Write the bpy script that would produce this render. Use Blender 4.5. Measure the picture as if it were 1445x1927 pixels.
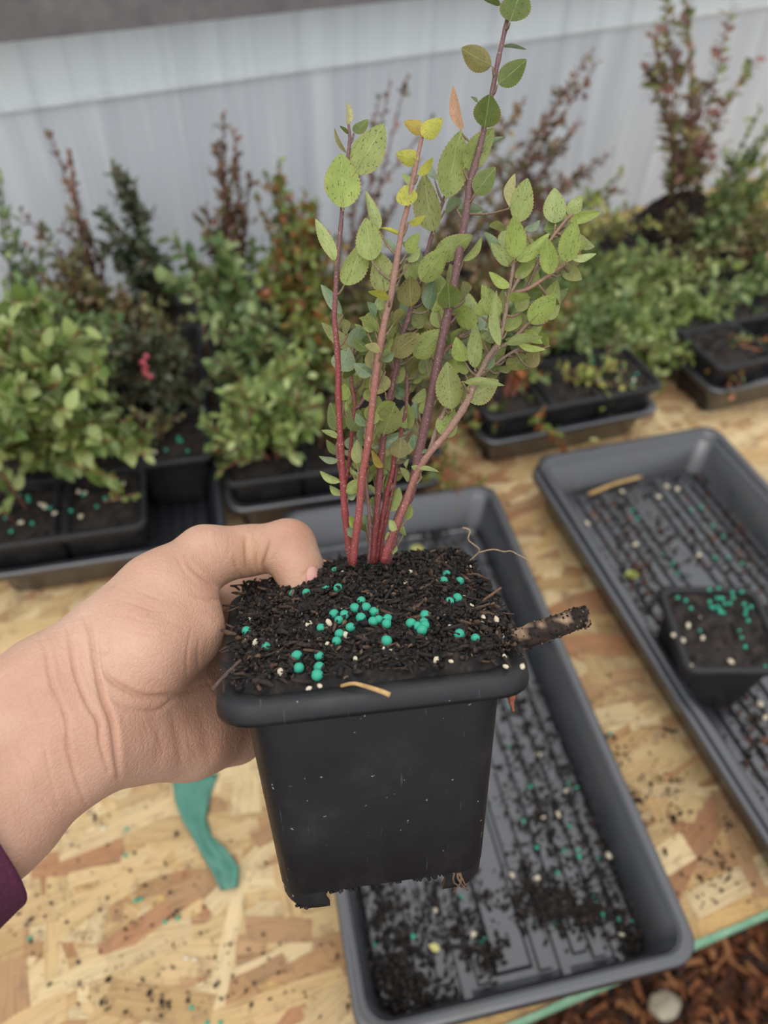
import bpy, bmesh, math, random
import numpy as np
from mathutils import Vector, Matrix, noise
random.seed(7); np.random.seed(7)
S = bpy.context.scene
C = S.collection
for o in list(bpy.data.objects): bpy.data.objects.remove(o)

# ------------------------------------------------------------------ camera
IW, IH, F = 1445, 1927, 1400.0
TZ, RZ = 0.75, 0.81                       # table top, tray rim height
def axes(yaw, pitch, roll):
    cy, sy, cp, sp = math.cos(yaw), math.sin(yaw), math.cos(pitch), math.sin(pitch)
    f = np.array([sy*cp, cy*cp, sp]); r = np.array([cy, -sy, 0]); u = np.cross(r, f)
    c, s = math.cos(roll), math.sin(roll)
    return c*r+s*u, -s*r+c*u, f
CR, CU, CF = axes(0.23412, -0.80232, 0.03651)
CP = np.array([-0.01735, -0.09277, 0.65024+RZ])
cam = bpy.data.cameras.new('camera'); cam_o = bpy.data.objects.new('camera', cam); C.objects.link(cam_o)
cam_o.matrix_world = Matrix(((CR[0],CU[0],-CF[0],CP[0]),(CR[1],CU[1],-CF[1],CP[1]),(CR[2],CU[2],-CF[2],CP[2]),(0,0,0,1)))
cam.sensor_fit = 'VERTICAL'; cam.sensor_height = 36; cam.lens = 36*F/IH
cam.clip_start = 0.02
cam.dof.use_dof = True; cam.dof.focus_distance = 0.275; cam.dof.aperture_fstop = cam.lens/1000/0.0034*1.0
S.camera = cam_o
# ------------------------------------------------------------------ light: overcast sky
def srgb(c):
    return tuple(((v/255)/12.92 if v/255 <= .04045 else ((v/255+.055)/1.055)**2.4) for v in c)
W = bpy.data.worlds.new('overcast_sky'); S.world = W; W.use_nodes = True
nt = W.node_tree; nt.nodes.clear()
_o = nt.nodes.new('ShaderNodeOutputWorld'); _b = nt.nodes.new('ShaderNodeBackground')
_t = nt.nodes.new('ShaderNodeTexCoord'); _s = nt.nodes.new('ShaderNodeSeparateXYZ'); _r = nt.nodes.new('ShaderNodeValToRGB')
nt.links.new(_t.outputs['Generated'], _s.inputs[0]); _m = nt.nodes.new('ShaderNodeMath'); _m.operation = 'MULTIPLY_ADD'; _m.inputs[1].default_value = .5; _m.inputs[2].default_value = .5
nt.links.new(_s.outputs['Z'], _m.inputs[0]); nt.links.new(_m.outputs[0], _r.inputs[0])
_r.color_ramp.elements[0].position = 0.49; _r.color_ramp.elements[0].color = (.13,.12,.11,1)   # ground outside
_e = _r.color_ramp.elements.new(.505); _e.color = (.74,.76,.79,1)                                  # overcast horizon
_r.color_ramp.elements[2].position = 1.0; _r.color_ramp.elements[2].color = (1.0,1.01,1.03,1)
nt.links.new(_r.outputs[0], _b.inputs[0]); _b.inputs[1].default_value = 1.2
nt.links.new(_b.outputs[0], _o.inputs[0])
sun = bpy.data.lights.new('sun_through_cloud_offscreen', 'SUN'); sun.energy = 0.9; sun.angle = math.radians(50); sun.color = (1,.97,.93)
sun_o = bpy.data.objects.new('sun_through_cloud_offscreen', sun); C.objects.link(sun_o)
sun_o.rotation_euler = Vector((-.25,-.55,1)).to_track_quat('Z','Y').to_euler(); sun_o.location = (0,0,3)
S.view_settings.view_transform = 'Standard'; S.view_settings.look = 'None'
S.view_settings.exposure = 0.18; S.view_settings.gamma = 1; S.view_settings.use_curve_mapping = False

# ------------------------------------------------------------------ helpers
def ray(u, v): return CF + CR*(u-IW/2)/F - CU*(v-IH/2)/F
def at_z(u, v, z):
    d = ray(u, v); return CP + d*((z-CP[2])/d[2])
def at_y(u, v, y):
    d = ray(u, v); return CP + d*((y-CP[1])/d[1])
def tag(o, label=None, cat=None, group=None, kind=None):
    if label: o['label'] = label
    if cat: o['category'] = cat
    if group: o['group'] = group
    if kind: o['kind'] = kind
    return o
def link(o, parent=None):
    C.objects.link(o)
    if parent is not None: o.parent = parent
    return o
def empty(name, loc=(0,0,0), rz=0, mw=None):
    o = bpy.data.objects.new(name, None); o.empty_display_size = .02; C.objects.link(o)
    if mw is not None: o.matrix_world = mw
    else: o.location = loc; o.rotation_euler = (0,0,rz)
    return o
def mesh(name, V, Fc, mat=None, smooth=True, col=None, uv=None):
    me = bpy.data.meshes.new(name)
    me.from_pydata([tuple(v) for v in V] if not isinstance(V, np.ndarray) else V.tolist(), [], Fc if not isinstance(Fc, np.ndarray) else Fc.tolist())
    if col is not None:
        a = me.color_attributes.new('col', 'FLOAT_COLOR', 'POINT')
        cc = np.ones((len(V),4), np.float32); cc[:,:3] = np.asarray(col, np.float32)[:,:3]
        a.data.foreach_set('color', cc.ravel())
    if uv is not None:
        l = me.uv_layers.new(name='UVMap'); vi = np.zeros(len(me.loops), np.int32); me.loops.foreach_get('vertex_index', vi)
        l.data.foreach_set('uv', np.asarray(uv, np.float32)[vi].ravel())
    if mat: me.materials.append(mat)
    if smooth: me.polygons.foreach_set('use_smooth', [True]*len(me.polygons))
    me.update()
    return me
def obj(name, me, parent=None, loc=None, rot=None, scale=None, mw=None):
    o = bpy.data.objects.new(name, me); link(o, parent)
    if mw is not None: o.matrix_local = mw
    if loc is not None: o.location = loc
    if rot is not None: o.rotation_euler = rot
    if scale is not None: o.scale = scale
    return o
class MB:                                   # mesh collector
    def __init__(s): s.V=[]; s.F=[]; s.C=[]; s.n=0; s.U=[]
    def add(s, V, Fc, col=(1,1,1), uv=None):
        V = np.asarray(V, float); s.V.append(V); s.F += [tuple(i+s.n for i in f) for f in Fc]
        s.C.append(np.tile(np.asarray(col, float), (len(V),1)) if np.ndim(col)==1 else np.asarray(col,float))
        s.U.append(np.zeros((len(V),2)) if uv is None else np.asarray(uv,float)); s.n += len(V)
    def me(s, name, mat, smooth=True): return mesh(name, np.concatenate(s.V), s.F, mat, smooth, np.concatenate(s.C), np.concatenate(s.U))
def rot_from(z, roll=0):
    q = Vector(z).to_track_quat('Z','Y'); return np.array((q.to_matrix() @ Matrix.Rotation(roll,3,'Z')))
def tube(pts, rads, n=8, jit=0, cap=True):
    P = np.asarray(pts,float); V=[]; Fc=[]
    T = np.gradient(P,axis=0); up = np.array([.31,.77,.55]); 
    for i,(p,t) in enumerate(zip(P,T)):
        t = t/(np.linalg.norm(t)+1e-12); a = np.cross(t,up); a/=np.linalg.norm(a)+1e-12; b=np.cross(t,a)
        for k in range(n):
            th=2*math.pi*k/n; r=rads[i]*(1+jit*random.uniform(-1,1)); V.append(p+r*(math.cos(th)*a+math.sin(th)*b))
    for i in range(len(P)-1):
        for k in range(n): Fc.append((i*n+k,i*n+(k+1)%n,(i+1)*n+(k+1)%n,(i+1)*n+k))
    if cap: Fc.append(tuple(range(n))[::-1]); Fc.append(tuple((len(P)-1)*n+k for k in range(n)))
    return V, Fc
def smooth_path(pts, n):
    P = np.asarray(pts,float); m=len(P)
    if m==2: return np.array([P[0]+(P[1]-P[0])*t for t in np.linspace(0,1,n)])
    E = np.vstack([2*P[0]-P[1],P,2*P[-1]-P[-2]]); out=[]
    for s in np.linspace(0,m-1-1e-6,n):
        i=int(s); t=s-i; a,b,c,d=E[i],E[i+1],E[i+2],E[i+3]
        out.append(.5*((2*b)+(-a+c)*t+(2*a-5*b+4*c-d)*t*t+(-a+3*b-3*c+d)*t**3))
    return np.array(out)
def rrect(hx, hy, r, z, n=5):               # rounded rectangle loop
    L=[]
    for cx,cy,a0 in ((hx-r,hy-r,0),(-hx+r,hy-r,90),(-hx+r,-hy+r,180),(hx-r,-hy+r,270)):
        for k in range(n+1):
            a=math.radians(a0+90*k/n); L.append((cx+r*math.cos(a),cy+r*math.sin(a),z))
    return L
def loft(loops, close=False, cap0=False, cap1=False):
    n=len(loops[0]); V=[v for l in loops for v in l]; Fc=[]
    m=len(loops)
    for i in range(m if close else m-1):
        j=(i+1)%m
        for k in range(n): Fc.append((i*n+k,i*n+(k+1)%n,j*n+(k+1)%n,j*n+k))
    if cap0: Fc.append(tuple(range(n))[::-1])
    if cap1: Fc.append(tuple((m-1)*n+k for k in range(n)))
    return V,Fc
ICO=[]
def _ico():
    for s in (1,2):
        bm=bmesh.new(); bmesh.ops.create_icosphere(bm,subdivisions=s,radius=1); bm.verts.ensure_lookup_table()
        ICO.append((np.array([v.co[:] for v in bm.verts]),[tuple(v.index for v in f.verts) for f in bm.faces])); bm.free()
_ico()
def rndrot():
    q=np.random.normal(size=4); q/=np.linalg.norm(q); w,x,y,z=q
    return np.array([[1-2*(y*y+z*z),2*(x*y-z*w),2*(x*z+y*w)],[2*(x*y+z*w),1-2*(x*x+z*z),2*(y*z-x*w)],[2*(x*z-y*w),2*(y*z+x*w),1-2*(x*x+y*y)]])
def crumb(mb, p, s, col, flat=(1,.8,.7), sub=0):
    V,Fc=ICO[sub]; V=V*(1+np.random.uniform(-.3,.3,(len(V),1)))*np.array(flat)*s
    mb.add(V@rndrot().T+np.asarray(p), Fc, col)
# ------------------------------------------------------------------ materials
class NT:
    def __init__(s,name):
        s.m=bpy.data.materials.new(name); s.m.use_nodes=True; s.t=s.m.node_tree; s.b=s.t.nodes['Principled BSDF']; s.out=s.t.nodes['Material Output']
    def n(s,typ,**kw):
        x=s.t.nodes.new(typ)
        for k,v in kw.items():
            if k.startswith('i_'):
                key=k[2:]; key=int(key) if key.isdigit() else key.replace('_',' ')
                x.inputs[key].default_value=v
            else: setattr(x,k,v)
        return x
    def l(s,a,b): s.t.links.new(a,b)
    def ramp(s,src,stops,interp='LINEAR'):
        r=s.n('ShaderNodeValToRGB'); r.color_ramp.interpolation=interp; e=r.color_ramp.elements
        while len(e)<len(stops): e.new(.5)
        for i,(p,c) in enumerate(stops):
            e[i].position=p; e[i].color=(*c,1) if len(c)==3 else c
        s.l(src,r.inputs[0]); return r.outputs[0]
    def mix(s,f,a,b,mode='MIX'):
        x=s.n('ShaderNodeMix',data_type='RGBA',blend_type=mode)
        for v,i in ((f,0),(a,6),(b,7)):
            if hasattr(v,'is_output'): s.l(v,x.inputs[i])
            else: x.inputs[i].default_value=v if i==0 else ((*v,1) if len(v)==3 else v)
        return x.outputs[2]
    def noise(s,vec,scale,detail=4,rough=.6,dist=0):
        x=s.n('ShaderNodeTexNoise',i_Scale=scale,i_Detail=detail,i_Roughness=rough,i_Distortion=dist)
        if vec is not None: s.l(vec,x.inputs['Vector'])
        return x.outputs[0]
    def coord(s,k='Object'): return s.n('ShaderNodeTexCoord').outputs[k]
    def mapping(s,vec,sc=(1,1,1),rot=(0,0,0)):
        x=s.n('ShaderNodeMapping'); x.inputs['Scale'].default_value=sc; x.inputs['Rotation'].default_value=rot; s.l(vec,x.inputs[0]); return x.outputs[0]
    def bump(s,h,strength=.3,dist=.001,normal=None):
        x=s.n('ShaderNodeBump',i_Strength=strength,i_Distance=dist); s.l(h,x.inputs['Height'])
        if normal is not None: s.l(normal,x.inputs['Normal'])
        s.l(x.outputs[0],s.b.inputs['Normal']); return x.outputs[0]
    def set(s,**kw):
        for k,v in kw.items():
            i=s.b.inputs[k.replace('_',' ')]
            if hasattr(v,'is_output'): s.l(v,i)
            else: i.default_value=(*v,1) if isinstance(v,tuple) and len(v)==3 and i.type=='RGBA' else v
        return s
def m_plastic(name,c,rough=.45,dirt=(52,42,34),dirt_amt=.35,scr=True,spec=.5,coat=0):
    t=NT(name); co=t.coord(); base=srgb(c)
    n1=t.noise(co,38,6,.65); f=t.ramp(n1,[(.56-.25*dirt_amt,(0,0,0)),(.86-.3*dirt_amt,(1,1,1))])
    mm=t.n('ShaderNodeMath',operation='MULTIPLY'); t.l(f,mm.inputs[0]); mm.inputs[1].default_value=.7
    col=t.mix(mm.outputs[0],base,srgb(dirt))
    if scr:
        sp=t.noise(co,420,2,.5); sf=t.ramp(sp,[(.735,(0,0,0)),(.76,(1,1,1))]); col=t.mix(sf,col,srgb((150,145,138)))
        st=t.noise(t.mapping(co,(900,60,60),(0,0,.2)),1,2,.5); s2=t.ramp(st,[(.72,(0,0,0)),(.8,(.35,.35,.35))]); col=t.mix(s2,col,srgb((120,120,122)))
    rr=t.ramp(n1,[(.3,(rough,)*3),(.75,(min(1,rough+.3),)*3)])
    t.set(Base_Color=col,Roughness=rr,Specular_IOR_Level=spec,Coat_Weight=coat,Coat_Roughness=.22,Coat_IOR=1.6); t.bump(t.noise(co,300,4,.6),.12,.0006); return t.m
M={}
M['pot']=M['rim']=m_plastic('black_pot_plastic',(24,24,27),.40,(50,44,39),.2)
M['bgpot']=m_plastic('nursery_pot_plastic',(24,24,27),.40,(50,42,36),.3,False)
M['tray']=M['tray_rim']=M['tray_base']=M['tray_rib']=m_plastic('tray_plastic',(38,40,46),.24,(50,44,40),.3,False,1.0,.7)
def m_attr(name,rough=.85,noise_s=900,amt=.5,bump=.4,dist=.0006,spec=.3):
    t=NT(name); a=t.n('ShaderNodeAttribute',attribute_name='col'); n=t.noise(t.coord(),noise_s,4,.6)
    v=t.ramp(n,[(.3,(1-amt,)*3),(.7,(1+amt*.5,)*3)]); t.set(Base_Color=t.mix(1.0,a.outputs['Color'],v,'MULTIPLY'),Roughness=rough,Specular_IOR_Level=spec)
    t.bump(n,bump,dist); return t.m
M['soil']=m_attr('potting_soil',.75,700,.45,.5,.001,.4)
M['bark']=m_attr('bark',.8,500,.4,.5,.001)
M['chip']=m_attr('wood_chip_mulch',.85,200,.4)
def m_simple(name,c1,c2,scale,rough=.6,bump=.2,dist=.0005,spec=.5,sss=0):
    t=NT(name); n=t.noise(t.coord(),scale,5,.6); t.set(Base_Color=t.ramp(n,[(.3,srgb(c1)),(.7,srgb(c2))]),Roughness=rough,Specular_IOR_Level=spec)
    if sss: t.set(Subsurface_Weight=sss,Subsurface_Scale=.002)
    t.bump(n,bump,dist); return t.m
M['pellet']=m_simple('green_fertilizer_coating',(38,150,122),(62,178,146),900,.6,.25,.0003)
M['perlite']=m_simple('cream_grain',(196,180,146),(232,222,200),700,.7,.4,.0004)
M['straw']=m_simple('dry_straw',(150,112,64),(205,170,115),300,.7,.3)
M['redflake']=m_simple('red_bark_flake',(120,62,44),(170,98,70),400,.8,.4)
M['rootlet']=m_simple('dry_root',(140,118,92),(180,158,128),500,.8,.3)
M['stone']=m_simple('pale_pebble',(140,130,110),(178,168,148),120,.8,.4,.001)
M['greenfilm']=m_simple('crumpled_green_plastic',(66,120,102),(80,134,116),26,.32,.5,.003)
M['cloth']=m_simple('plum_knit',(66,22,46),(92,36,62),900,.9,.6,.0008)
M['edgepaint']=m_simple('green_edge_paint',(92,140,112),(140,170,140),60,.7,.2)
M['timber']=m_simple('frame_timber',(120,92,62),(160,128,90),40,.8,.3)
# OSB strands
def m_osb(name):
    t=NT(name); a=t.n('ShaderNodeAttribute',attribute_name='col'); uv=t.n('ShaderNodeUVMap').outputs[0]
    g=t.noise(t.mapping(uv,(26,420,1)),1,5,.65,.6); g2=t.noise(t.mapping(uv,(60,60,1)),1,4,.6)
    c=t.mix(1,a.outputs['Color'],t.ramp(g,[(.28,(.50,.44,.37)),(.48,(.96,.95,.93)),(.8,(1.12,1.11,1.1))]),'MULTIPLY')
    co=t.coord(); mold=t.ramp(t.noise(co,22,8,.72),[(.53,(0,0,0)),(.66,(.75,.75,.75))]); c=t.mix(mold,c,srgb((128,106,82)),'MIX')
    sp=t.ramp(t.noise(co,130,5,.7),[(.64,(0,0,0)),(.71,(.85,.85,.85))]); c=t.mix(sp,c,srgb((62,52,44)))
    rd=t.ramp(t.noise(co,9,4,.6),[(.58,(0,0,0)),(.72,(.55,.55,.55))]); c=t.mix(rd,c,srgb((150,94,58)))
    t.set(Base_Color=c,Roughness=.72,Specular_IOR_Level=.3); t.bump(g,.3,.0006); return t.m
M['osb']=m_osb('osb_strand_wood')
# leaf, held plant: colour from object colour, veins from UV, specks from noise
def m_leaf(name,specks=True,attr=False,trans=.35,rough=.42,spec=.4):
    t=NT(name)
    if attr: base=t.n('ShaderNodeAttribute',attribute_name='col').outputs['Color']
    else: base=t.n('ShaderNodeObjectInfo').outputs['Color']
    c=base
    if specks:
        oi=t.n('ShaderNodeObjectInfo').outputs['Random']
        uv=t.n('ShaderNodeUVMap').outputs[0]; ad=t.n('ShaderNodeVectorMath',operation='ADD'); t.l(uv,ad.inputs[0])
        cm=t.n('ShaderNodeCombineXYZ'); ml=t.n('ShaderNodeMath',operation='MULTIPLY'); t.l(oi,ml.inputs[0]); ml.inputs[1].default_value=37
        for k in range(3): t.l(ml.outputs[0],cm.inputs[k])
        t.l(cm.outputs[0],ad.inputs[1]); v=ad.outputs[0]
        big=t.noise(v,2.2,4,.6); c=t.mix(1,c,t.ramp(big,[(.3,(.80,.84,.72)),(.7,(1.16,1.12,1.1))]),'MULTIPLY')
        # veins
        sx=t.n('ShaderNodeSeparateXYZ'); t.l(uv,sx.inputs[0])
        ab=t.n('ShaderNodeMath',operation='ABSOLUTE'); t.l(sx.outputs[0],ab.inputs[0])
        mid=t.ramp(ab.outputs[0],[(.0,(1,1,1)),(.022,(0,0,0))])
        s1=t.n('ShaderNodeMath',operation='MULTIPLY_ADD'); t.l(ab.outputs[0],s1.inputs[0]); s1.inputs[1].default_value=-1.1; t.l(sx.outputs[1],s1.inputs[2])
        wv=t.n('ShaderNodeMath',operation='PINGPONG'); t.l(s1.outputs[0],wv.inputs[0]); wv.inputs[1].default_value=.07
        ve=t.ramp(wv.outputs[0],[(.0,(.6,.6,.6)),(.009,(0,0,0))])
        c=t.mix(mid,c,t.mix(.5,c,srgb((196,206,140)))); c=t.mix(ve,c,t.mix(.3,c,srgb((84,96,40))))
        st=t.noise(t.mapping(v,(30,9,10),(0,0,.5)),1,3,.6); f=t.ramp(st,[(.61,(0,0,0)),(.66,(.85,.85,.85))]); c=t.mix(f,c,srgb((70,62,36)))
        f2=t.ramp(t.noise(v,17,2,.5),[(.65,(0,0,0)),(.70,(.8,.8,.8))]); c=t.mix(f2,c,srgb((84,72,40)))
        # rim tint
        ed=t.n('ShaderNodeAttribute',attribute_name='col').outputs['Color']; 
        c=t.mix(ed,c,srgb((176,148,88)))
        t.bump(t.noise(v,26,4,.6),.25,.0006)
    t.set(Base_Color=c,Roughness=rough,Specular_IOR_Level=spec)
    tr=t.n('ShaderNodeBsdfTranslucent'); t.l(c,tr.inputs[0]); mx=t.n('ShaderNodeMixShader'); mx.inputs[0].default_value=trans
    t.l(t.b.outputs[0],mx.inputs[1]); t.l(tr.outputs[0],mx.inputs[2]); t.l(mx.outputs[0],t.out.inputs[0]); return t.m
M['leaf']=m_leaf('huckleberry_leaf'); M['leaf_top']=m_leaf('huckleberry_leaf_upper_side',rough=.24,spec=.8); M['bgleaf']=m_leaf('shrub_leaf',False,False,.25,.3); M['bgfol']=m_leaf('shrub_foliage',False,True,.25,.3)
def m_stem(name):
    t=NT(name); a=t.n('ShaderNodeAttribute',attribute_name='col').outputs['Color']; n=t.noise(t.coord(),900,4,.7)
    c=t.mix(1,a,t.ramp(n,[(.3,(.72,.7,.7)),(.62,(1.1,1.06,1.04))]),'MULTIPLY')
    f=t.ramp(t.noise(t.coord(),1500,2,.5),[(.62,(0,0,0)),(.68,(.6,.6,.6))]); c=t.mix(f,c,srgb((190,160,150)))
    t.set(Base_Color=c,Roughness=.6); t.bump(n,.35,.0004); return t.m
M['stem']=m_stem('woody_stem')
def m_skin():
    t=NT('skin'); co=t.coord(); n=t.noise(co,26,5,.6); c=t.ramp(n,[(.3,srgb((188,142,118))),(.5,srgb((198,155,131))),(.72,srgb((206,169,146)))])
    a=t.n('ShaderNodeAttribute',attribute_name='col').outputs['Color']; c=t.mix(1,c,a,'MULTIPLY')
    v=t.n('ShaderNodeTexVoronoi',i_Scale=620.0,feature='DISTANCE_TO_EDGE'); wr=t.n('ShaderNodeVectorMath',operation='ADD'); t.l(co,wr.inputs[0])
    nn=t.n('ShaderNodeTexNoise',i_Scale=160.0); t.l(co,nn.inputs['Vector']); sc=t.n('ShaderNodeVectorMath',operation='SCALE'); t.l(nn.outputs['Color'],sc.inputs[0]); sc.inputs['Scale'].default_value=.004; t.l(sc.outputs[0],wr.inputs[1])
    mp=t.mapping(wr.outputs[0],(1,.55,1),(0.4,.3,.6)); t.l(mp,v.inputs['Vector'])
    h=t.ramp(v.outputs['Distance'],[(0,(0,0,0)),(.16,(1,1,1))]); f2=t.noise(t.mapping(co,(120,900,400),(.2,.5,.6)),1,4,.6)
    b=t.n('ShaderNodeBump',i_Strength=.45,i_Distance=.0005); t.l(f2,b.inputs['Height']); t.bump(h,.3,.0004,b.outputs[0])
    dk=t.ramp(t.noise(co,95,5,.7),[(.62,(0,0,0)),(.72,(.35,.35,.35))]); c=t.mix(dk,c,srgb((168,112,92)))
    t.set(Base_Color=c,Roughness=.5,Specular_IOR_Level=.4,Subsurface_Weight=.25,Subsurface_Scale=.003,Subsurface_Radius=(1,.35,.2)); return t.m
M['skin']=m_skin()
M['nail']=m_simple('thumb_nail',(196,140,128),(214,164,150),120,.35,.05,.0003,.5,.2)
def m_sheet(name,c,t_amt):
    t=NT(name); co=t.coord('Object')
    fine=t.noise(t.mapping(co,(190,1,1.2)),1,2,.5); st=t.noise(t.mapping(co,(24,1,1.3)),1,4,.6); s2=t.noise(t.mapping(co,(60,1,2.6)),1,3,.6); s3=t.noise(t.mapping(co,(34,1,1.6),(0,.05,0)),1,4,.6)
    col=t.mix(t.ramp(fine,[(.35,(0,0,0)),(.65,(1,1,1))]),srgb(c),srgb(tuple(v+7 for v in c)))
    col=t.mix(t.ramp(st,[(.5,(0,0,0)),(.72,(.75,.75,.75))]),col,srgb((242,246,247)))
    col=t.mix(t.ramp(s2,[(.58,(0,0,0)),(.74,(.6,.6,.6))]),col,srgb((248,250,250)))
    col=t.mix(t.ramp(s3,[(.52,(0,0,0)),(.70,(.4,.4,.4))]),col,srgb((190,196,204)))
    t.set(Base_Color=col,Roughness=.38,Specular_IOR_Level=.4); t.bump(fine,.15,.002)
    tr=t.n('ShaderNodeBsdfTranslucent'); t.l(col,tr.inputs[0]); mx=t.n('ShaderNodeMixShader'); mx.inputs[0].default_value=t_amt
    t.l(t.b.outputs[0],mx.inputs[1]); t.l(tr.outputs[0],mx.inputs[2]); t.l(mx.outputs[0],t.out.inputs[0]); return t.m
M['sheet']=m_sheet('frosted_wall_sheet',(220,223,226),.58); M['sheet2']=m_sheet('frosted_upper_sheet',(234,238,239),.58)
M['highlight_lip']=m_sheet('sheet_edge_highlight',(250,252,252),.55); M['rail']=m_simple('weathered_rail',(104,98,100),(128,122,122),30,.7,.2)  # lip is near-white: light caught on the seam edge put into its colour
M['drop']=m_simple('water_drop',(225,230,232),(240,244,246),50,.08,0,.0001)

# ================================================================== STRUCTURE
fl=mesh('floor',[(-2.5,-1.5,0),(3,-1.5,0),(3,2.2,0),(-2.5,2.2,0)],[(0,1,2,3)],m_simple('dark_bark_ground',(48,28,18),(92,56,34),60,.9,.6,.006),False)
tag(obj('floor',fl),kind='structure')
WA=math.radians(17.5); WO=np.array([-.102,1.098])
def wall_pt(s,off=0): return WO+np.array([math.cos(WA),math.sin(WA)])*s+np.array([math.sin(WA),-math.cos(WA)])*off
def sheet(name,z0,z1,off,th,mat):
    me_=bpy.data.meshes.new(name); bm=bmesh.new(); bmesh.ops.create_cube(bm,size=1)
    for v in bm.verts: v.co=Vector((v.co.x*4.4,v.co.y*th,z0+(v.co.z+.5)*(z1-z0)))
    bm.to_mesh(me_); bm.free(); me_.materials.append(mat); p=wall_pt(.5,off)
    return obj(name,me_,loc=(p[0],p[1],0),rot=(0,0,WA))
tag(sheet('wall_back',0,RZ+.3040,0,.006,M['sheet']),kind='structure')
tag(sheet('wall_back_overlap',RZ+.3058,RZ+1.3,0,.006,M['sheet2']),kind='structure')
tag(sheet('seam_highlight_trim',RZ+.3015,RZ+.3055,.0,.017,M['highlight_lip']),kind='structure')  # added strip along the sheet seam, carries the painted highlight
tag(sheet('trim_1',RZ+.388,RZ+.50,.03,.035,M['rail']),kind='structure')

# ------------------------------------------------------------------ table
FA=math.radians(7.5)
def front_y(x): return .022+(x-.312)*math.tan(FA)
def back_y(x): return WO[1]+(x-WO[0])*math.tan(WA)-.012
table=tag(empty('potting_table',(0.2,.5,0)),'oriented strand board potting table carrying the seedling trays','table')
def inv(root,p): return root.matrix_world.inverted() @ Vector(p)
bpy.context.view_layer.update()
TH=.018
cs=[(-1.3,front_y(-1.3)),(1.7,front_y(1.7)),(1.7,back_y(1.7)),(-1.3,back_y(-1.3))]
V=[(x-.2,y-.5,TZ-.0012) for x,y in cs]+[(x-.2,y-.5,TZ-TH) for x,y in cs]
tm=MB(); tm.add(V,[(0,1,2,3),(7,6,5,4),(1,0,4,5),(2,1,5,6),(3,2,6,7),(0,3,7,4)],srgb((200,164,110)),[(x*1.0,y*1.0) for x,y,z in V])
top=obj('tabletop',tm.me('tabletop',M['osb'],False),table)
# painted edge band
eb=MB(); n_=60
for i in range(n_):
    x0,x1=-1.3+3*i/n_,-1.3+3*(i+1)/n_
    a=[(x0-.2,front_y(x0)-.5-.0015,TZ-TH),(x1-.2,front_y(x1)-.5-.0015,TZ-TH),(x1-.2,front_y(x1)-.5-.0015,TZ-.001),(x0-.2,front_y(x0)-.5-.0015,TZ-.001)]
    w0,w1=[.0035+.003*noise.noise(Vector((xx*30,0,0))) for xx in (x0,x1)]
    a+=[(x1-.2,front_y(x1)-.5+w1,TZ+.0012),(x0-.2,front_y(x0)-.5+w0,TZ+.0012)]
    eb.add(a,[(0,1,2,3),(3,2,4,5)])
obj('edge_band',eb.me('edge_band',M['edgepaint'],False),table)
for x,y in ((-1.1,.15),(1.5,.45),(-1.1,.75),(1.5,1.2)):
    me_=bpy.data.meshes.new('leg'); bm=bmesh.new(); bmesh.ops.create_cube(bm,size=1)
    for v in bm.verts: v.co=Vector((v.co.x*.085,v.co.y*.085,(v.co.z+.5)*(TZ-TH)))
    bm.to_mesh(me_); bm.free(); me_.materials.append(M['timber']); obj('leg',me_,table,loc=(x-.2,y-.5,0))
# strands
PAL=[(204,178,136),(196,168,122),(212,188,146),(186,154,108),(176,138,98),(202,174,128),(168,124,90),(192,162,116),(208,184,142),(172,136,100),(180,144,106),(200,172,128),(194,164,120)]
stuff=MB(); vis=[]; cand=[]
random.seed(3)
for i in range(4600):
    x=random.uniform(-.62,1.15); y=random.uniform(front_y(x)+.004,back_y(x)-.03)
    L=random.uniform(.05,.13); w=random.uniform(.009,.028); a=FA+random.gauss(0,.28)
    if random.random()<.17: a+=math.pi/2
    if any(x+sx*L*.56*math.cos(a)-sy*w*.6*math.sin(a)!=0 and (y+sx*L*.56*math.sin(a)+sy*w*.6*math.cos(a))<front_y(x+sx*L*.56*math.cos(a)-sy*w*.6*math.sin(a))+.001 for sx in(-1,1) for sy in(-1,1)): continue
    cand.append((x,y,L,w,a,random.choice(PAL),random.uniform(-.0008,.0007),random.random()))
def strand(L,w,seed):
    r=random.Random(seed); n=4
    pts=[]
    for k in range(n): pts.append((-L/2+L*k/(n-1)+r.uniform(-.003,.003),-w/2*(1+r.uniform(-.25,.2))))
    for k in range(n-1,-1,-1): pts.append((-L/2+L*k/(n-1)+r.uniform(-.003,.003),w/2*(1+r.uniform(-.25,.2))))
    m=len(pts); V=[(x,y,.00045) for x,y in pts]+[(x*1.01,y*1.03,-.0006) for x,y in pts]
    return V,[tuple(range(m))]+[(k,m+k,m+(k+1)%m,(k+1)%m) for k in range(m)]
def score(c):
    x,y=c[0],c[1]
    d=np.array([x,y,TZ])-CP; z=d@CF; u=IW/2+F*(d@CR)/z; v=IH/2-F*(d@CU)/z
    if not(-30<u<IW+30 and 500<v<IH+40): return -1
    if .0<x<.275 and y<.545: return -1
    if x<.22 and y>.5: return -1
    if .35<x<.66 and y<.6: return -1
    if .26<x<.6 and y>.6: return -1
    return 1/z+c[6]*600
ids=sorted(range(len(cand)),key=lambda i:-score(cand[i])); ind=set(i for i in ids[:300] if score(cand[i])>0)
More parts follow.
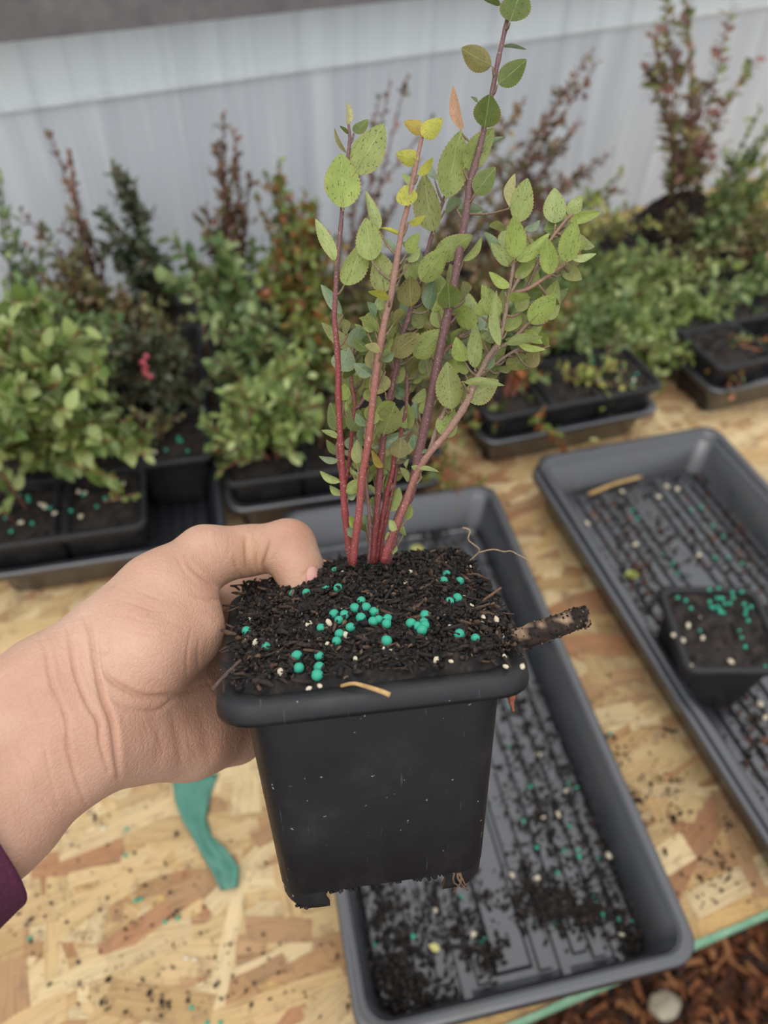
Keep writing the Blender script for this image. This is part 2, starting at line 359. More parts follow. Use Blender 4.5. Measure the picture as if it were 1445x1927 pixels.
for i,(x,y,L,w,a,c,z,rn) in enumerate(cand):
    V,Fc=strand(L,w,i); c=srgb(c); c=tuple(v*(.88+.24*rn) for v in c)
    V=np.array(V); uv=V[:,:2]+np.array([rn*7,rn*3.7+i*.013])
    R=np.array([[math.cos(a),-math.sin(a),0],[math.sin(a),math.cos(a),0],[0,0,1]])
    if i in ind:
        mb=MB(); mb.add(V,Fc,c,uv); obj('strand',mb.me('strand',M['osb'],False),top,loc=(x-.2,y-.5,TZ+z),rot=(0,0,a))
    else: stuff.add(V@R.T+np.array([x-.2,y-.5,TZ+z-.0002]),Fc,c,uv)
tag(obj('strand_layer',stuff.me('strand_layer',M['osb'],False),top),kind='stuff')
# ------------------------------------------------------------------ mulch and stone below the table
mb=MB(); random.seed(11)
for i in range(5200):
    x=random.uniform(.05,1.3); y=random.uniform(-.35,.28); z=random.uniform(.0,.02)
    L=random.uniform(.012,.05); w=random.uniform(.003,.010); c=random.choice([(70,42,28),(92,54,34),(120,70,42),(58,36,26),(140,88,54),(150,104,66),(84,50,30),(44,30,24)])
    V=np.array([(sx*L/2*(1 if sz<0 else .9),sy*w/2,sz*w*.25) for sx in(-1,1) for sy in(-1,1) for sz in(-1,1)])
    a=random.uniform(0,6.28); R=np.array(Matrix.Rotation(a,3,'Z')@Matrix.Rotation(random.gauss(0,.35),3,'Y'))
    mb.add(V@R.T+np.array([x,y,z+.004]),[(0,1,3,2),(4,6,7,5),(0,4,5,1),(2,3,7,6),(0,2,6,4),(1,5,7,3)],srgb(c))
tag(obj('bark_mulch',mb.me('bark_mulch',M['chip'],False)),'loose reddish brown bark mulch covering the ground below the table','mulch',kind='stuff')
def lump(name,r,flat,mat,seed,sub=2,amp=.2,fr=1.6):
    bm=bmesh.new(); bmesh.ops.create_icosphere(bm,subdivisions=sub,radius=1)
    for v in bm.verts:
        k=1+amp*noise.noise(v.co*fr+Vector((seed,seed*.7,0))); v.co=Vector((v.co.x*flat[0],v.co.y*flat[1],v.co.z*flat[2]))*k*r
    me_=bpy.data.meshes.new(name); bm.to_mesh(me_); bm.free(); me_.materials.append(mat); me_.polygons.foreach_set('use_smooth',[True]*len(me_.polygons)); return me_
p=at_z(1248,1893,.035)
tag(obj('pebble',lump('pebble',.026,(1,.85,.8),M['stone'],3,3),loc=(p[0],p[1],.04)),'rounded pale pebble lying on the brown bark mulch','stone')
# ------------------------------------------------------------------ trays
TW,TL,TD=.275,.545,.06
def tray_meshes():
    hw,hl=TW/2,TL/2; t=.0016
    i0=[rrect(hw-.0225,hl-.0225,.014,.0035),rrect(hw-.0205,hl-.0205,.016,.0065),rrect(hw-.011,hl-.011,.018,TD-.003),rrect(hw-.0095,hl-.0095,.019,TD-.001)]
    o0=[rrect(hw-.0095,hl-.0095,.019,TD-.0026),rrect(hw-.0125,hl-.0125,.018,TD-.004),rrect(hw-.022,hl-.022,.016,.0045),rrect(hw-.025,hl-.025,.014,.0005)]
    V,Fc=loft(i0+o0,False,True,True); shell=mesh('shell',V,Fc,M['tray'])
    r=[rrect(hw-.0097,hl-.0097,.019,TD-.0022),rrect(hw-.0092,hl-.0092,.019,TD-.0004),rrect(hw-.008,hl-.008,.0195,TD),rrect(hw-.0025,hl-.0025,.021,TD),rrect(hw-.0006,hl-.0006,.022,TD-.0012),rrect(hw,hl,.022,TD-.0085),rrect(hw-.0016,hl-.0016,.021,TD-.0085),rrect(hw-.0028,hl-.0028,.021,TD-.0024)]
    V,Fc=loft(r,True); rim=mesh('rim',V,Fc,M['tray_rim']); return shell,rim
SH,RI=tray_meshes()
bm=bmesh.new(); bmesh.ops.create_cube(bm,size=1)
for v in bm.verts:
    k=.82 if v.co.z>0 else 1; v.co=Vector((v.co.x*k,v.co.y*(.99 if v.co.z>0 else 1),v.co.z+.5))
RIB=bpy.data.meshes.new('rib'); bm.to_mesh(RIB); bm.free(); BPL=RIB.copy(); BPL.name='base_plate'; BPL.materials.append(M['tray_base']); RIB.materials.append(M['tray_rib'])
def ribs(root,seed,zb=.0040,y0=-.2465,y1=.240):
    r=random.Random(seed)
    def rb(x,a,b,w=.0118): obj('rib',RIB,root,loc=(x,(a+b)/2,zb),scale=(w,b-a,.0040))
    for s in (-1,1):
        for k in range(6):
            x=s*(.0265+k*.0160)
            cuts=[y0+(.046 if k in(1,4) else 0.003*(k%3))]
            if k%2==1: cuts+= [y0+.16+.02*r.random(),y0+.31+.02*r.random()]
            else: cuts+= [y0+.235+.03*(r.random()-.5)]
            cuts.append(y1-(.0 if k%2 else .02))
            for a,b in zip(cuts[:-1],cuts[1:]): rb(x,a+.002,b-.003)
            if k in (1,4): rb(x,y0-.006,y0+.042,.0085)
    rb(0,y0+.006,y1-.01,.034)
    bp=obj('base_plate',BPL,root,loc=(0,0,.0030),scale=(.228,.496,.0010))
def tray(label,cx,cy,rz,rib_seed=None,z=TZ,group=None):
    root=tag(empty('seedling_tray',(cx,cy,z),rz),label,'tray',group)
    obj('shell',SH,root); obj('rim',RI,root)
    if rib_seed is not None: ribs(root,rib_seed)
    return root
def from_corner(x,y,rz,cx=0,cy=0): # near-left rim corner -> centre
    c,s=math.cos(rz),math.sin(rz); return x+c*TW/2-s*TL/2, y+s*TW/2+c*TL/2
tray('empty black tray with soil crumbs lying below the held pot',TW/2,TL/2,0,1)
a=math.radians(4.3); c_,s_=math.cos(a),math.sin(a)
rx,ry=.339+s_*TL,.577-c_*TL; RTX,RTY=from_corner(rx,ry,a); RTA=a
tray('black tray nested underneath the tray holding a lone small pot',RTX-.007,RTY-.008,a+.008,None,TZ)
tray('littered black tray with a straw and one small fertilized pot',RTX,RTY,a,2,TZ+.005)
LA=math.radians(1.3); MA=math.radians(1); BA=math.radians(6)
LX,LY=from_corner(-.3345,.499,LA); tray('black tray of potted shrubs at the left end by the hand',LX,LY,LA,4)
MX,MY=from_corner(-.058,.552,MA); tray('black tray of potted shrubs directly behind the soil-strewn empty tray',MX,MY,MA)
BX,BY=from_corner(.288,.615,BA); tray('black tray of potted shrubs behind the littered tray with a straw',BX,BY,BA)
GA=math.radians(8); GX,GY=from_corner(.655,.665,GA); tray('black tray of spreading shrubs beyond the bare board strip',GX,GY,GA)
# ------------------------------------------------------------------ pots
PH=.092
def pot_meshes(pm,rm,feet=True):
    hb,ht=.038,.0448; z0=-.085
    outer=[rrect(hb+(ht-hb)*((z-z0)/-z0),hb+(ht-hb)*((z-z0)/-z0),.011,z,6) for z in (z0,-.06,-.03,-.011)]
    inner=[rrect(l,l,.010,z,6) for l,z in ((.0436,-.004),(.041,-.04),(.037,z0+.002))]
    bot=[rrect(hb-.0015,hb-.0015,.010,z0-.0012,6)]
    V,Fc=loft([rrect(.0365,.0365,.010,z0+.002,6)]+inner[::-1][1:]+outer[::-1]+bot,False,True,True); mb=MB(); mb.add(V,Fc)
    if feet:
        for sx in(-1,1):
            for sy in(-1,1):
                fw_=.0155; pts=[(hb-.011+.011*math.cos(t),hb-.011+.011*math.sin(t)) for t in np.linspace(0,math.pi/2,7)]
                pts=[(hb,hb-fw_)]+pts+[(hb-fw_,hb),(hb-fw_,hb-.003),(hb-.004,hb-fw_)]
                L0=[[(sx*(x+k),sy*(y+k),z) for x,y in pts] for z,k in ((z0+.004,0),(-PH+.002,-.0006),(-PH-.0008,-.0016))]
                V,Fc=loft(L0,False,False,True); mb.add(V,Fc if sx*sy>0 else [f[::-1] for f in Fc])
    body=mb.me('body',pm)
    h=.0525
    r=[rrect(.0437,.0437,.010,-.004,6),rrect(.0455,.0455,.011,-.0006,6),rrect(.047,.047,.012,0,6),rrect(h-.0022,h-.0022,.0125,0,6),rrect(h-.0006,h-.0006,.0135,-.0012,6),rrect(h,h,.0135,-.0062,6),rrect(h-.0002,h-.0002,.0135,-.0078,6),rrect(h-.0016,h-.0016,.013,-.0078,6),rrect(h-.0022,h-.0022,.0125,-.004,6),rrect(.0449,.0449,.011,-.0036,6)]
    V,Fc=loft(r,True); return body, mesh('rim',V,Fc,rm)
BGB,BGR=pot_meshes(M['bgpot'],M['bgpot'],True)
SOILC=[(32,27,24),(25,21,19),(40,32,27),(48,38,31),(36,30,27),(22,19,18),(58,45,37)]
def bg_soil(seed):
    random.seed(seed); np.random.seed(seed); mb=MB(); n=16; g=[]
    for j in range(n):
        for i in range(n):
            x=-.0435+.087*i/(n-1); y=-.0435+.087*j/(n-1); g.append((x,y,-.007+.006*noise.noise(Vector((x*60+seed,y*60,seed)))+.006*math.exp(-(x*x+y*y)/.0008)))
    cols=np.array([srgb(random.choice(SOILC)) for _ in g])
    mb.add(g,[(j*n+i,j*n+i+1,(j+1)*n+i+1,(j+1)*n+i) for j in range(n-1) for i in range(n-1)],cols)
    for k in range(170):
        x,y=random.uniform(-.042,.042),random.uniform(-.042,.042); crumb(mb,(x,y,-.006+.006*math.exp(-(x*x+y*y)/.0008)),random.uniform(.0012,.0036),srgb(random.choice(SOILC)),(1,.6,.5))
    return mb.me('soil',M['soil'])
BGS=[bg_soil(k) for k in range(4)]
# ------------------------------------------------------------------ background shrubs
def bleaf():
    V=[(0,0,0),(-.26,.22,.05),(-.30,.5,.06),(-.18,.8,.03),(0,1,-.06),(.18,.8,.03),(.30,.5,.06),(.26,.22,.05),(0,.3,0),(0,.6,-.01)]
    return np.array(V),[(0,8,1),(1,8,9,2),(2,9,3),(3,9,4),(0,7,8),(7,6,9,8),(6,5,9),(5,4,9)]
BLV,BLF=bleaf(); BLM=mesh('leaf',BLV,BLF,M['bgleaf'])
PALS={
 'green':[(112,134,78),(94,118,66),(146,162,106),(84,106,60),(158,172,114),(108,128,82)],
 'bright':[(136,154,84),(116,138,72),(160,174,106),(104,126,68),(168,180,114),(142,156,94),(172,184,122)],
 'olive':[(116,118,74),(102,108,66),(136,132,84),(124,104,74),(148,146,98),(94,98,64)],
 'bronze':[(128,98,78),(108,92,74),(142,104,84),(104,106,72),(122,88,76),(136,122,88)],
 'orange':[(150,120,62),(124,140,70),(168,104,62),(112,128,62),(140,150,84),(96,116,58)],
 'dark':[(92,104,76),(82,94,68),(106,114,84),(112,104,82),(92,98,74)],
 'yellow':[(168,172,90),(188,186,104),(140,156,76),(120,140,70)],
 'tallmix':[(132,124,82),(142,104,90),(116,126,78),(152,138,92),(126,96,84),(136,144,88),(148,112,98)],
 'tan':[(150,128,92),(126,112,80),(110,120,74),(164,140,104)]}
leafcount=0
def leaf_frame(p,d,size,roll):
    d=np.asarray(d)/np.linalg.norm(d); up=np.array([0,0,1.]); x=np.cross(d,up); x/=np.linalg.norm(x)+1e-9; z=np.cross(x,d)
    x2=x*math.cos(roll)+z*math.sin(roll); z2=np.cross(x2,d); return np.stack([x2*size,d*size,z2*size],1),np.asarray(p)
def shrub(label,px,py,rz,tips,pal,leaf=.014,dens=.006,indiv=False,group='potted shrubs in the back trays',stemc=(112,70,60),twigs=.5,soil=0,z=TZ+.004,side=.045,lean=None,name='potted_shrub',lk=1.3,dk=.75,extra=1):
    """tips: list of (u,v,Y) pixel tips at distance Y, or (dx,dy,h) offsets when lean"""
    root=tag(empty(name,(px,py,z),rz),label,'plant',group); bpy.context.view_layer.update(); mi=root.matrix_world.inverted()
    obj('pot',BGB,root,loc=(0,0,PH)); obj('pot_rim',BGR,root,loc=(0,0,PH)); tag(obj('soil',BGS[soil%4],root,loc=(0,0,PH)),kind='stuff')
    if not lean and extra:
        rx_=random.Random(int(px*3e4)+int(py*7e3)); tips=list(tips)+[(u+rx_.gauss(0,26),v+rx_.uniform(15,75),Y-rx_.uniform(0,.04)) for u,v,Y in tips for _ in range(extra)]
    fol=MB(); pc=[srgb(c) for c in PALS[pal]]; rnd=random.Random(int(px*1e4)+int(py*1e3)); nl=0; leaf*=lk; dens*=dk
    for ti,tp in enumerate(tips):
        if lean: tipL=Vector((tp[0],tp[1],PH+tp[2]))
        else: tipL=mi@Vector(at_y(*tp))
        b=Vector((rnd.uniform(-.014,.014),rnd.uniform(-.014,.014),PH-.008)); h=tipL-b
        mid=b+h*.5+Vector((rnd.uniform(-.012,.012)-h.x*.14,rnd.uniform(-.012,.012)-h.y*.14,.06*h.length))
        P=smooth_path([b,mid,tipL],14); L=h.length
        sm=MB(); sc=srgb(stemc); V,Fc=tube(P,np.linspace(.0021,.0008,14),5); sm.add(V,Fc,sc)
        paths=[(P,.18)]
        nt_=int(twigs*L/.02)
        for k in range(nt_):
            i=rnd.randint(3,12); p=P[i]; a=rnd.uniform(0,6.28); l=side*rnd.uniform(.5,1.2)*(1.15-i/16)
            d=np.array([math.cos(a),math.sin(a),rnd.uniform(.25,.9)]); q=smooth_path([p,p+d*l*.5+np.array([0,0,.004]),p+d*l],6); V,Fc=tube(q,np.linspace(.0011,.0006,6),4); sm.add(V,Fc,sc); paths.append((q,.15))
        st=obj('stem',sm.me('stem',M['stem']),root)
        for Q,t0 in paths:
            seg=np.linalg.norm(np.diff(Q,axis=0),axis=1); tot=seg.sum(); n=max(2,int(tot*(1-t0)/dens)); cum=np.concatenate([[0],np.cumsum(seg)])/tot; ph=rnd.uniform(0,6.28)
            for k in range(n+1):
                t=t0+(1-t0)*k/n; p=np.array([np.interp(t,cum,Q[:,c]) for c in range(3)]); i=min(len(Q)-2,np.searchsorted(cum,t)-1 if t>0 else 0); T=Q[i+1]-Q[i]; T/=np.linalg.norm(T)
                a=ph+k*math.pi+rnd.gauss(0,.6); sdir=np.cross(T,[math.cos(a),math.sin(a),.2]); sdir/=np.linalg.norm(sdir)+1e-9
                d=sdir*rnd.uniform(.7,1.1)+T*rnd.uniform(.3,.9)+np.array([0,0,rnd.uniform(-.1,.35)]); s=leaf*rnd.uniform(.6,1.2)*(1-.25*t)
                R,o=leaf_frame(p,d,s,rnd.gauss(0,.6)); c=pc[rnd.randrange(len(pc))]; v=rnd.uniform(.8,1.2); c=tuple(min(1,q*v) for q in c)
                if indiv and nl<200:
                    lo=obj('leaf',BLM,st,mw=Matrix(((*R[0],o[0]),(*R[1],o[1]),(*R[2],o[2]),(0,0,0,1)))); lo.color=(*c,1)
                else: fol.add(BLV@R.T+o,BLF,c)
                nl+=1
    if fol.n: tag(obj('foliage',fol.me('foliage',M['bgfol']),root),kind='stuff')
    return root
def slot(cx,cy,rz,i,j,dx=.083,dy=.101): # i column -1..1, j row from front 0..4
    c,s=math.cos(rz),math.sin(rz); x=i*dx*1.0; y=-TL/2+.062+j*dy; return cx+c*x-s*y, cy+s*x+c*y
def L_(i,j): return slot(LX,LY,LA,i,j)
def M_(i,j): return slot(MX,MY,MA,i,j)
def B_(i,j): return slot(BX,BY,BA,i,j)
def G_(i,j): return slot(GX,GY,GA,i,j)
def w(u,v,Y): return (u,v,Y)
# left tray
x,y=L_(-1,0); shrub('potted shrub at the left tray corner, soil dotted green',x,y,LA,[(-.06,-.03,.10),(-.05,.02,.13)],'bright',.018,.010,True,lean=1,soil=1)
x,y=L_(0,0); shrub('small pot with a prostrate yellowish twig, next to the wrist',x,y,LA,[(.028,.0,.012),(.01,.02,.018),(.045,-.006,.006)],'yellow',.008,.005,True,lean=1,soil=2,twigs=0,stemc=(150,110,80))
x,y=L_(-1,1); shrub('bright green large-leaved shrub with red stems in the left tray',x,y,LA,[(20,620,.58),(70,560,.6),(135,640,.58),(190,690,.57),(245,790,.575),(110,720,.53),(40,740,.52),(165,800,.55),(275,835,.57),(210,830,.54),(90,650,.56),(20,820,.52)],'bright',.021,.0068,True,stemc=(140,62,52),twigs=.6,side=.05,soil=0)
x,y=L_(1,1); shrub('tall bare-fronted pot beside the empty corner of left tray',x,y,LA,[(.02,.0,.03),(-.03,-.01,.05)],'olive',.012,.007,True,lean=1,soil=3)
x,y=L_(1,2); shrub('dense dull olive shrub carrying a pink berry cluster',x,y,LA,[(215,650,.72),(300,625,.73),(345,690,.72),(250,720,.7),(330,760,.7),(200,720,.71),(270,680,.74),(300,740,.69),(240,620,.74)],'dark',.012,.0045,False,twigs=1.2,side=.045,soil=1)
x,y=L_(0,1); shrub('green shrub standing behind the prostrate twig pot',x,y,LA,[(-.02,0,.10),(.02,.02,.12),(0,-.02,.09),(.03,-.02,.07)],'green',.016,.007,True,lean=1,soil=2)
x,y=L_(0,2); shrub('mid green shrub between bright shrub and dull olive shrub',x,y,LA,[(120,560,.74),(170,600,.73),(90,600,.73),(140,640,.7),(210,640,.7)],'green',.015,.0055,False,twigs=.9,soil=0)
x,y=L_(-1,2); shrub('light green shrub behind the bright large-leaved shrub',x,y,LA,[(10,560,.76),(40,530,.78),(75,560,.76),(0,600,.74)],'green',.016,.006,False,twigs=.8,soil=1)
x,y=L_(-1,3); shrub('pale thin-stemmed shrub near the wall, left tray back',x,y,LA,[(0,330,.86),(60,500,.88),(20,470,.88),(95,440,.9)],'green',.013,.009,False,twigs=.4,soil=1,stemc=(120,112,108))
x,y=L_(0,3); shrub('olive shrub with upright tips behind the mid green shrub',x,y,LA,[(60,505,.87),(120,500,.87),(165,525,.87),(230,540,.86),(190,560,.84),(110,545,.83),(150,470,.9),(205,590,.82)],'olive',.014,.006,False,twigs=.9,soil=2)
x,y=L_(1,3); shrub('brownish green shrub behind the pink berry cluster',x,y,LA,[(230,570,.85),(280,590,.85),(200,600,.84),(300,600,.83)],'olive',.012,.0055,False,twigs=.9,soil=0)
x,y=L_(0,4); shrub('tall bronze shrub with leaf clusters along one arching stem',x,y,LA,[(95,255,.96),(150,390,.97),(120,430,.95),(40,400,.95)],'bronze',.014,.008,False,twigs=.25,side=.025,soil=3)
x,y=L_(1,4); shrub('dark bronze spire-shaped shrub against the pale wall',x,y,LA,[(215,312,.98),(235,360,.97),(260,430,.96),(275,500,.95),(240,450,.96),(200,430,.97),(285,560,.95)],'dark',.014,.0045,False,twigs=.9,side=.03,soil=1,stemc=(80,60,56))
# middle tray
x,y=M_(-1,0); shrub('leafy yellow-green shrub leaning from the pot behind the thumb',x,y,MA,[(450,700,.63),(540,660,.62),(425,780,.60),(400,850,.585),(490,745,.58),(570,710,.59),(600,760,.58),(385,800,.62),(500,690,.66),(560,800,.57)],'bright',.017,.0062,True,stemc=(130,74,60),twigs=.6,soil=2)
x,y=M_(0,0); shrub('green shrub in the pot behind the red stems',x,y,MA,[(640,760,.6),(700,720,.62),(760,780,.6),(800,820,.58)],'olive',.014,.007,True,soil=1)
x,y=M_(1,0); shrub('red-tipped shrub drooping over the empty tray rim',x,y,MA,[(860,900,.565),(830,870,.56),(905,905,.58),(900,800,.62)],'orange',.012,.006,True,soil=0,stemc=(150,50,50))
x,y=M_(-1,1); shrub('mixed green shrub second in row behind the thumb',x,y,MA,[(430,620,.72),(500,600,.74),(560,620,.74),(470,560,.76),(600,660,.7)],'green',.015,.006,False,twigs=.9,soil=3)
x,y=M_(0,1); shrub('mixed olive shrub seen between the red stems',x,y,MA,[(600,560,.76),(660,600,.74),(720,640,.72),(560,560,.77)],'orange',.014,.006,False,twigs=.9,soil=3)
x,y=M_(1,1); shrub('olive shrub hidden behind the tall held stem',x,y,MA,[(780,620,.74),(860,600,.74),(900,660,.72),(940,720,.7)],'olive',.014,.006,False,twigs=.8,soil=2)
x,y=M_(-1,2); shrub('deep green glossy-leaved shrub beside the gap between trays',x,y,MA,[(320,452,.84),(370,490,.83),(430,520,.82),(400,440,.86),(470,470,.86),(350,520,.82)],'green',.021,.0085,False,twigs=.7,soil=1)
x,y=M_(0,2); shrub('orange tinged shrub in the middle of the middle tray',x,y,MA,[(560,400,.88),(600,380,.88),(520,430,.87),(580,470,.85),(540,520,.83),(630,450,.85),(490,520,.83)],'orange',.014,.0055,False,twigs=1.0,soil=2)
x,y=M_(1,2); shrub('olive shrub partly screened by the held leaves',x,y,MA,[(720,430,.88),(780,480,.86),(850,460,.88),(690,520,.84),(820,540,.84)],'olive',.014,.006,False,twigs=.9,soil=0)
x,y=M_(-1,3); shrub('narrow-leaved shrub with several upright bronze shoots',x,y,MA,[(420,215,.96),(405,268,.95),(445,300,.95),(385,390,.94),(365,400,.93),(470,330,.95)],'bronze',.012,.006,False,twigs=.6,side=.022,soil=2)
x,y=M_(0,3); shrub('olive tipped shrub with orange lower leaves',x,y,MA,[(500,330,.96),(525,300,.96),(550,380,.95),(480,370,.95),(590,400,.95)],'orange',.013,.0055,False,twigs=.8,side=.03,soil=0)
x,y=M_(1,3); shrub('brown twiggy shrub behind the tall held leaves',x,y,MA,[(735,150,1.02),(765,145,1.03),(790,300,1.0),(690,420,.98)],'bronze',.011,.008,False,twigs=.35,side=.02,soil=1)
# right-back tray
x,y=B_(-1,0); shrub('pot with thick reddish stems and pinkish fallen leaves',x,y,BA,[(1040,560,.74),(1020,600,.74),(1075,540,.75),(1000,660,.72),(960,770,.66),(900,790,.65),(1020,800,.62)],'orange',.014,.0075,True,stemc=(120,66,52),twigs=.5,soil=2)
x,y=B_(0,0); shrub('low light green sprig in a dark soil pot',x,y,BA,[(1150,690,.69),(1180,700,.68),(1130,720,.67)],'yellow',.013,.008,True,soil=1,twigs=.3)
x,y=B_(1,0); shrub('pot with little green beads at the right tray corner',x,y,BA,[(.0,.03,.03),(.02,.04,.04)],'green',.012,.008,True,lean=1,soil=3)
x,y=B_(-1,1); shrub('low green shrub behind the thick reddish stems',x,y,BA,[(1080,560,.82),(1110,600,.8),(1050,520,.84),(1130,640,.78)],'green',.014,.006,False,twigs=1,soil=0)
x,y=B_(0,1); shrub('spreading green shrub over the second pot row, right tray',x,y,BA,[(1120,530,.84),(1180,560,.82),(1220,600,.8),(1150,620,.78),(1100,580,.8),(1200,640,.77)],'green',.014,.005,False,twigs=1.2,soil=1)
x,y=B_(1,1); shrub('spreading bright shrub with pale tips along the tray edge',x,y,BA,[(1240,540,.85),(1290,560,.84),(1300,620,.8),(1250,640,.78),(1340,600,.82),(1320,660,.77),(1270,680,.76)],'bright',.014,.005,False,twigs=1.2,soil=2)
x,y=B_(-1,2); shrub('tan and green shrub behind the held side branches',x,y,BA,[(960,420,.92),(1000,450,.92),(1050,470,.9),(930,500,.9)],'tan',.013,.006,False,twigs=.8,soil=1)
x,y=B_(0,2); shrub('green low shrub in the third row, right tray',x,y,BA,[(1120,460,.93),(1180,480,.92),(1150,520,.88),(1080,440,.94)],'green',.013,.0055,False,twigs=1,soil=2)
x,y=B_(1,2); shrub('reclining green shrub below the mound of dark soil',x,y,BA,[(1230,470,.93),(1290,490,.92),(1340,520,.9),(1260,530,.88),(1200,500,.92),(1400,500,.92)],'bright',.013,.0052,False,twigs=1.1,soil=0)
x,y=B_(-1,3); shrub('yellow-green shrub with bronze top shoots before the wall',x,y,BA,[(985,190,1.02),(975,270,1.01),(1010,300,1.0),(1040,330,1.0)],'tan',.013,.007,False,twigs=.6,side=.03,soil=3)
x,y=B_(0,3); shrub('tall pinkish-tipped shrub against the streaked wall',x,y,BA,[(1115,95,1.06),(1075,160,1.05),(1090,230,1.05),(1150,290,1.04),(1110,330,1.03),(1060,280,1.03)],'bronze',.013,.0075,False,twigs=.5,side=.028,soil=0,stemc=(120,80,80))
x,y=B_(1,3); shrub('yellowish shrub with a fallen orange leaf',x,y,BA,[(1170,330,1.03),(1200,390,1.0),(1140,380,1.0),(1250,420,.98)],'yellow',.012,.007,False,twigs=.7,soil=1)
# far right
x,y=G_(-1,0); shrub('pot with long bare orange twigs at the far tray corner',x,y,GA,[(1330,700,.70),(1400,670,.72),(1445,640,.74),(1380,690,.7)],'orange',.010,.010,True,stemc=(150,96,62),twigs=.3,soil=2)
x,y=G_(-1,1); shrub('green shrub crowding the near side of the far tray',x,y,GA,[(1290,600,.84),(1340,560,.86),(1390,580,.85),(1320,640,.8)],'bright',.014,.0055,False,twigs=1,soil=0)
x,y=G_(0,1); shrub('glossy shrub with pale pink flowers in the far tray',x,y,GA,[(1420,560,.86),(1390,520,.88),(1445,500,.9),(1440,600,.84)],'green',.014,.006,False,twigs=.9,soil=1)
x,y=G_(-1,2); shrub('dull green shrub in the far tray middle row',x,y,GA,[(1330,480,.95),(1380,450,.97),(1430,440,.97),(1300,520,.93)],'olive',.013,.0055,False,twigs=1,soil=2)
x,y=G_(0,2); shrub('tall light green shrub beside the mound of dark soil',x,y,GA,[(1430,205,1.0),(1410,290,1.0),(1445,260,1.0),(1390,360,.98),(1440,330,.98)],'green',.013,.0055,False,twigs=.8,side=.03,soil=0)
x,y=G_(1,1); shrub('green shrub on the outer side of the far tray',x,y,GA,[(1445,520,.93),(1470,500,.93),(1430,480,.95),(1480,560,.9)],'green',.014,.006,False,twigs=.9,soil=2)
x,y=G_(1,2); shrub('light olive shrub outermost in the far tray middle',x,y,GA,[(1450,400,1.0),(1480,380,1.0),(1430,430,.98),(1500,430,1.0)],'olive',.014,.006,False,twigs=.9,soil=1)
x,y=G_(1,3); shrub('yellowish shrub outermost in the far tray near the wall',x,y,GA,[(1440,300,1.1),(1470,270,1.1),(1425,340,1.08),(1490,330,1.1)],'yellow',.014,.0065,False,twigs=.8,soil=0)
x,y=G_(0,3); shrub('olive shrub behind the tall light green shrub',x,y,GA,[(1400,400,1.05),(1440,380,1.05),(1360,420,1.03)],'olive',.012,.007,False,twigs=.8,soil=3)
xr,yr=.79,1.10; shrub('tallest bronze-green shrub rising from mounded dark soil',xr,yr,.15,[(1225,60,1.12),(1250,-10,1.13),(1285,-45,1.13),(1375,20,1.13),(1420,112,1.12),(1330,160,1.12),(1215,130,1.12),(1365,270,1.11)],'tallmix',.020,.0095,False,twigs=.4,side=.04,soil=0,z=TZ+.02,extra=0)
x,y=G_(-1,3); shrub('pot filled high with dark bark soil near the wall',x,y,GA,[(.02,.01,.05),(-.03,.02,.06)],'olive',.012,.008,False,lean=1,soil=1,z=TZ+.02)
# mound of dark bark soil round the tall shrub
random.seed(5); np.random.seed(5); mb=MB(); mc=np.array([xr+.022,yr-.005,TZ+PH+.010])
for k in range(2600):
    a=random.uniform(0,6.28); r=.092*math.sqrt(random.random()); crumb(mb,(r*math.cos(a),r*math.sin(a),.072*(1-(r/.092)**2)-.016+random.random()*.006),random.uniform(.002,.007),srgb(random.choice(SOILC+[(88,62,46),(70,48,38)])),(1,.5,.4))
tag(obj('soil_mound',mb.me('soil_mound',M['soil']),loc=mc),'heaped dark bark soil around the tallest shrub stem','soil',kind='stuff')
# pink berries
bx,by=L_(1,2); r_=tag(empty('berry_cluster',at_y(275,690,.675)),'small pink berry cluster hanging in the dull olive shrub','berries')
for k in range(7): obj('berry',lump('berry',.0035,(1,1,1),m_simple('pink_berry',(170,66,80),(200,96,104),300,.4) if k==0 else bpy.data.materials['pink_berry'],k,2,.08),r_,loc=(random.uniform(-.004,.004),random.uniform(-.003,.003),-.0042*k+.012))
# ------------------------------------------------------------------ lone pot in littered tray
LPR=math.radians(-11); LP=(.4185,.259)
lone=tag(empty('nursery_pot',(*LP,TZ+.0125),LPR),'small square pot with clustered green beads in the littered tray','pot')
obj('body',BGB,lone,loc=(0,0,PH)); obj('rim',BGR,lone,loc=(0,0,PH)); tag(obj('soil',BGS[2],lone,loc=(0,0,PH+.002)),kind='stuff')
# ------------------------------------------------------------------ pellets and grains
PEL=[lump('pellet',1,(1,1,.95),M['pellet'],k,2,.06) for k in range(3)]; GRN=[lump('grain',1,(1.3,.9,.8),M['perlite'],k+5,2,.3) for k in range(3)]
_k=[0]
def pellet(p,r,label,group): _k[0]+=1; return tag(obj('fertilizer_pellet',PEL[_k[0]%3],loc=p,rot=(random.random()*6,random.random()*6,0),scale=(r,)*3),label,'pellet',group)
def grain(p,r,label,group): _k[0]+=1; return tag(obj('pale_grain',GRN[_k[0]%3],loc=p,rot=(random.random()*6,random.random()*.5,random.random()*6),scale=(r,)*3),label,'grain',group)
random.seed(21)
tp=[(957,1405),(1068,1475),(1085,1482),(1072,1555),(1060,1600),(1088,1600),(1090,1612),(1128,1615),(1048,1642),(1203,1643),(1199,1668),(1118,1690),(1120,1698),(1219,1715),(1135,1720),(1165,1730),(1188,1735),(1200,1790),(1044,1740),(868,1688),(705,1778),(777,1762),(905,1775),(1010,1595),(985,1545),(1148,1380),(998,1480),(752,1925),(960,1330),(910,1765)]
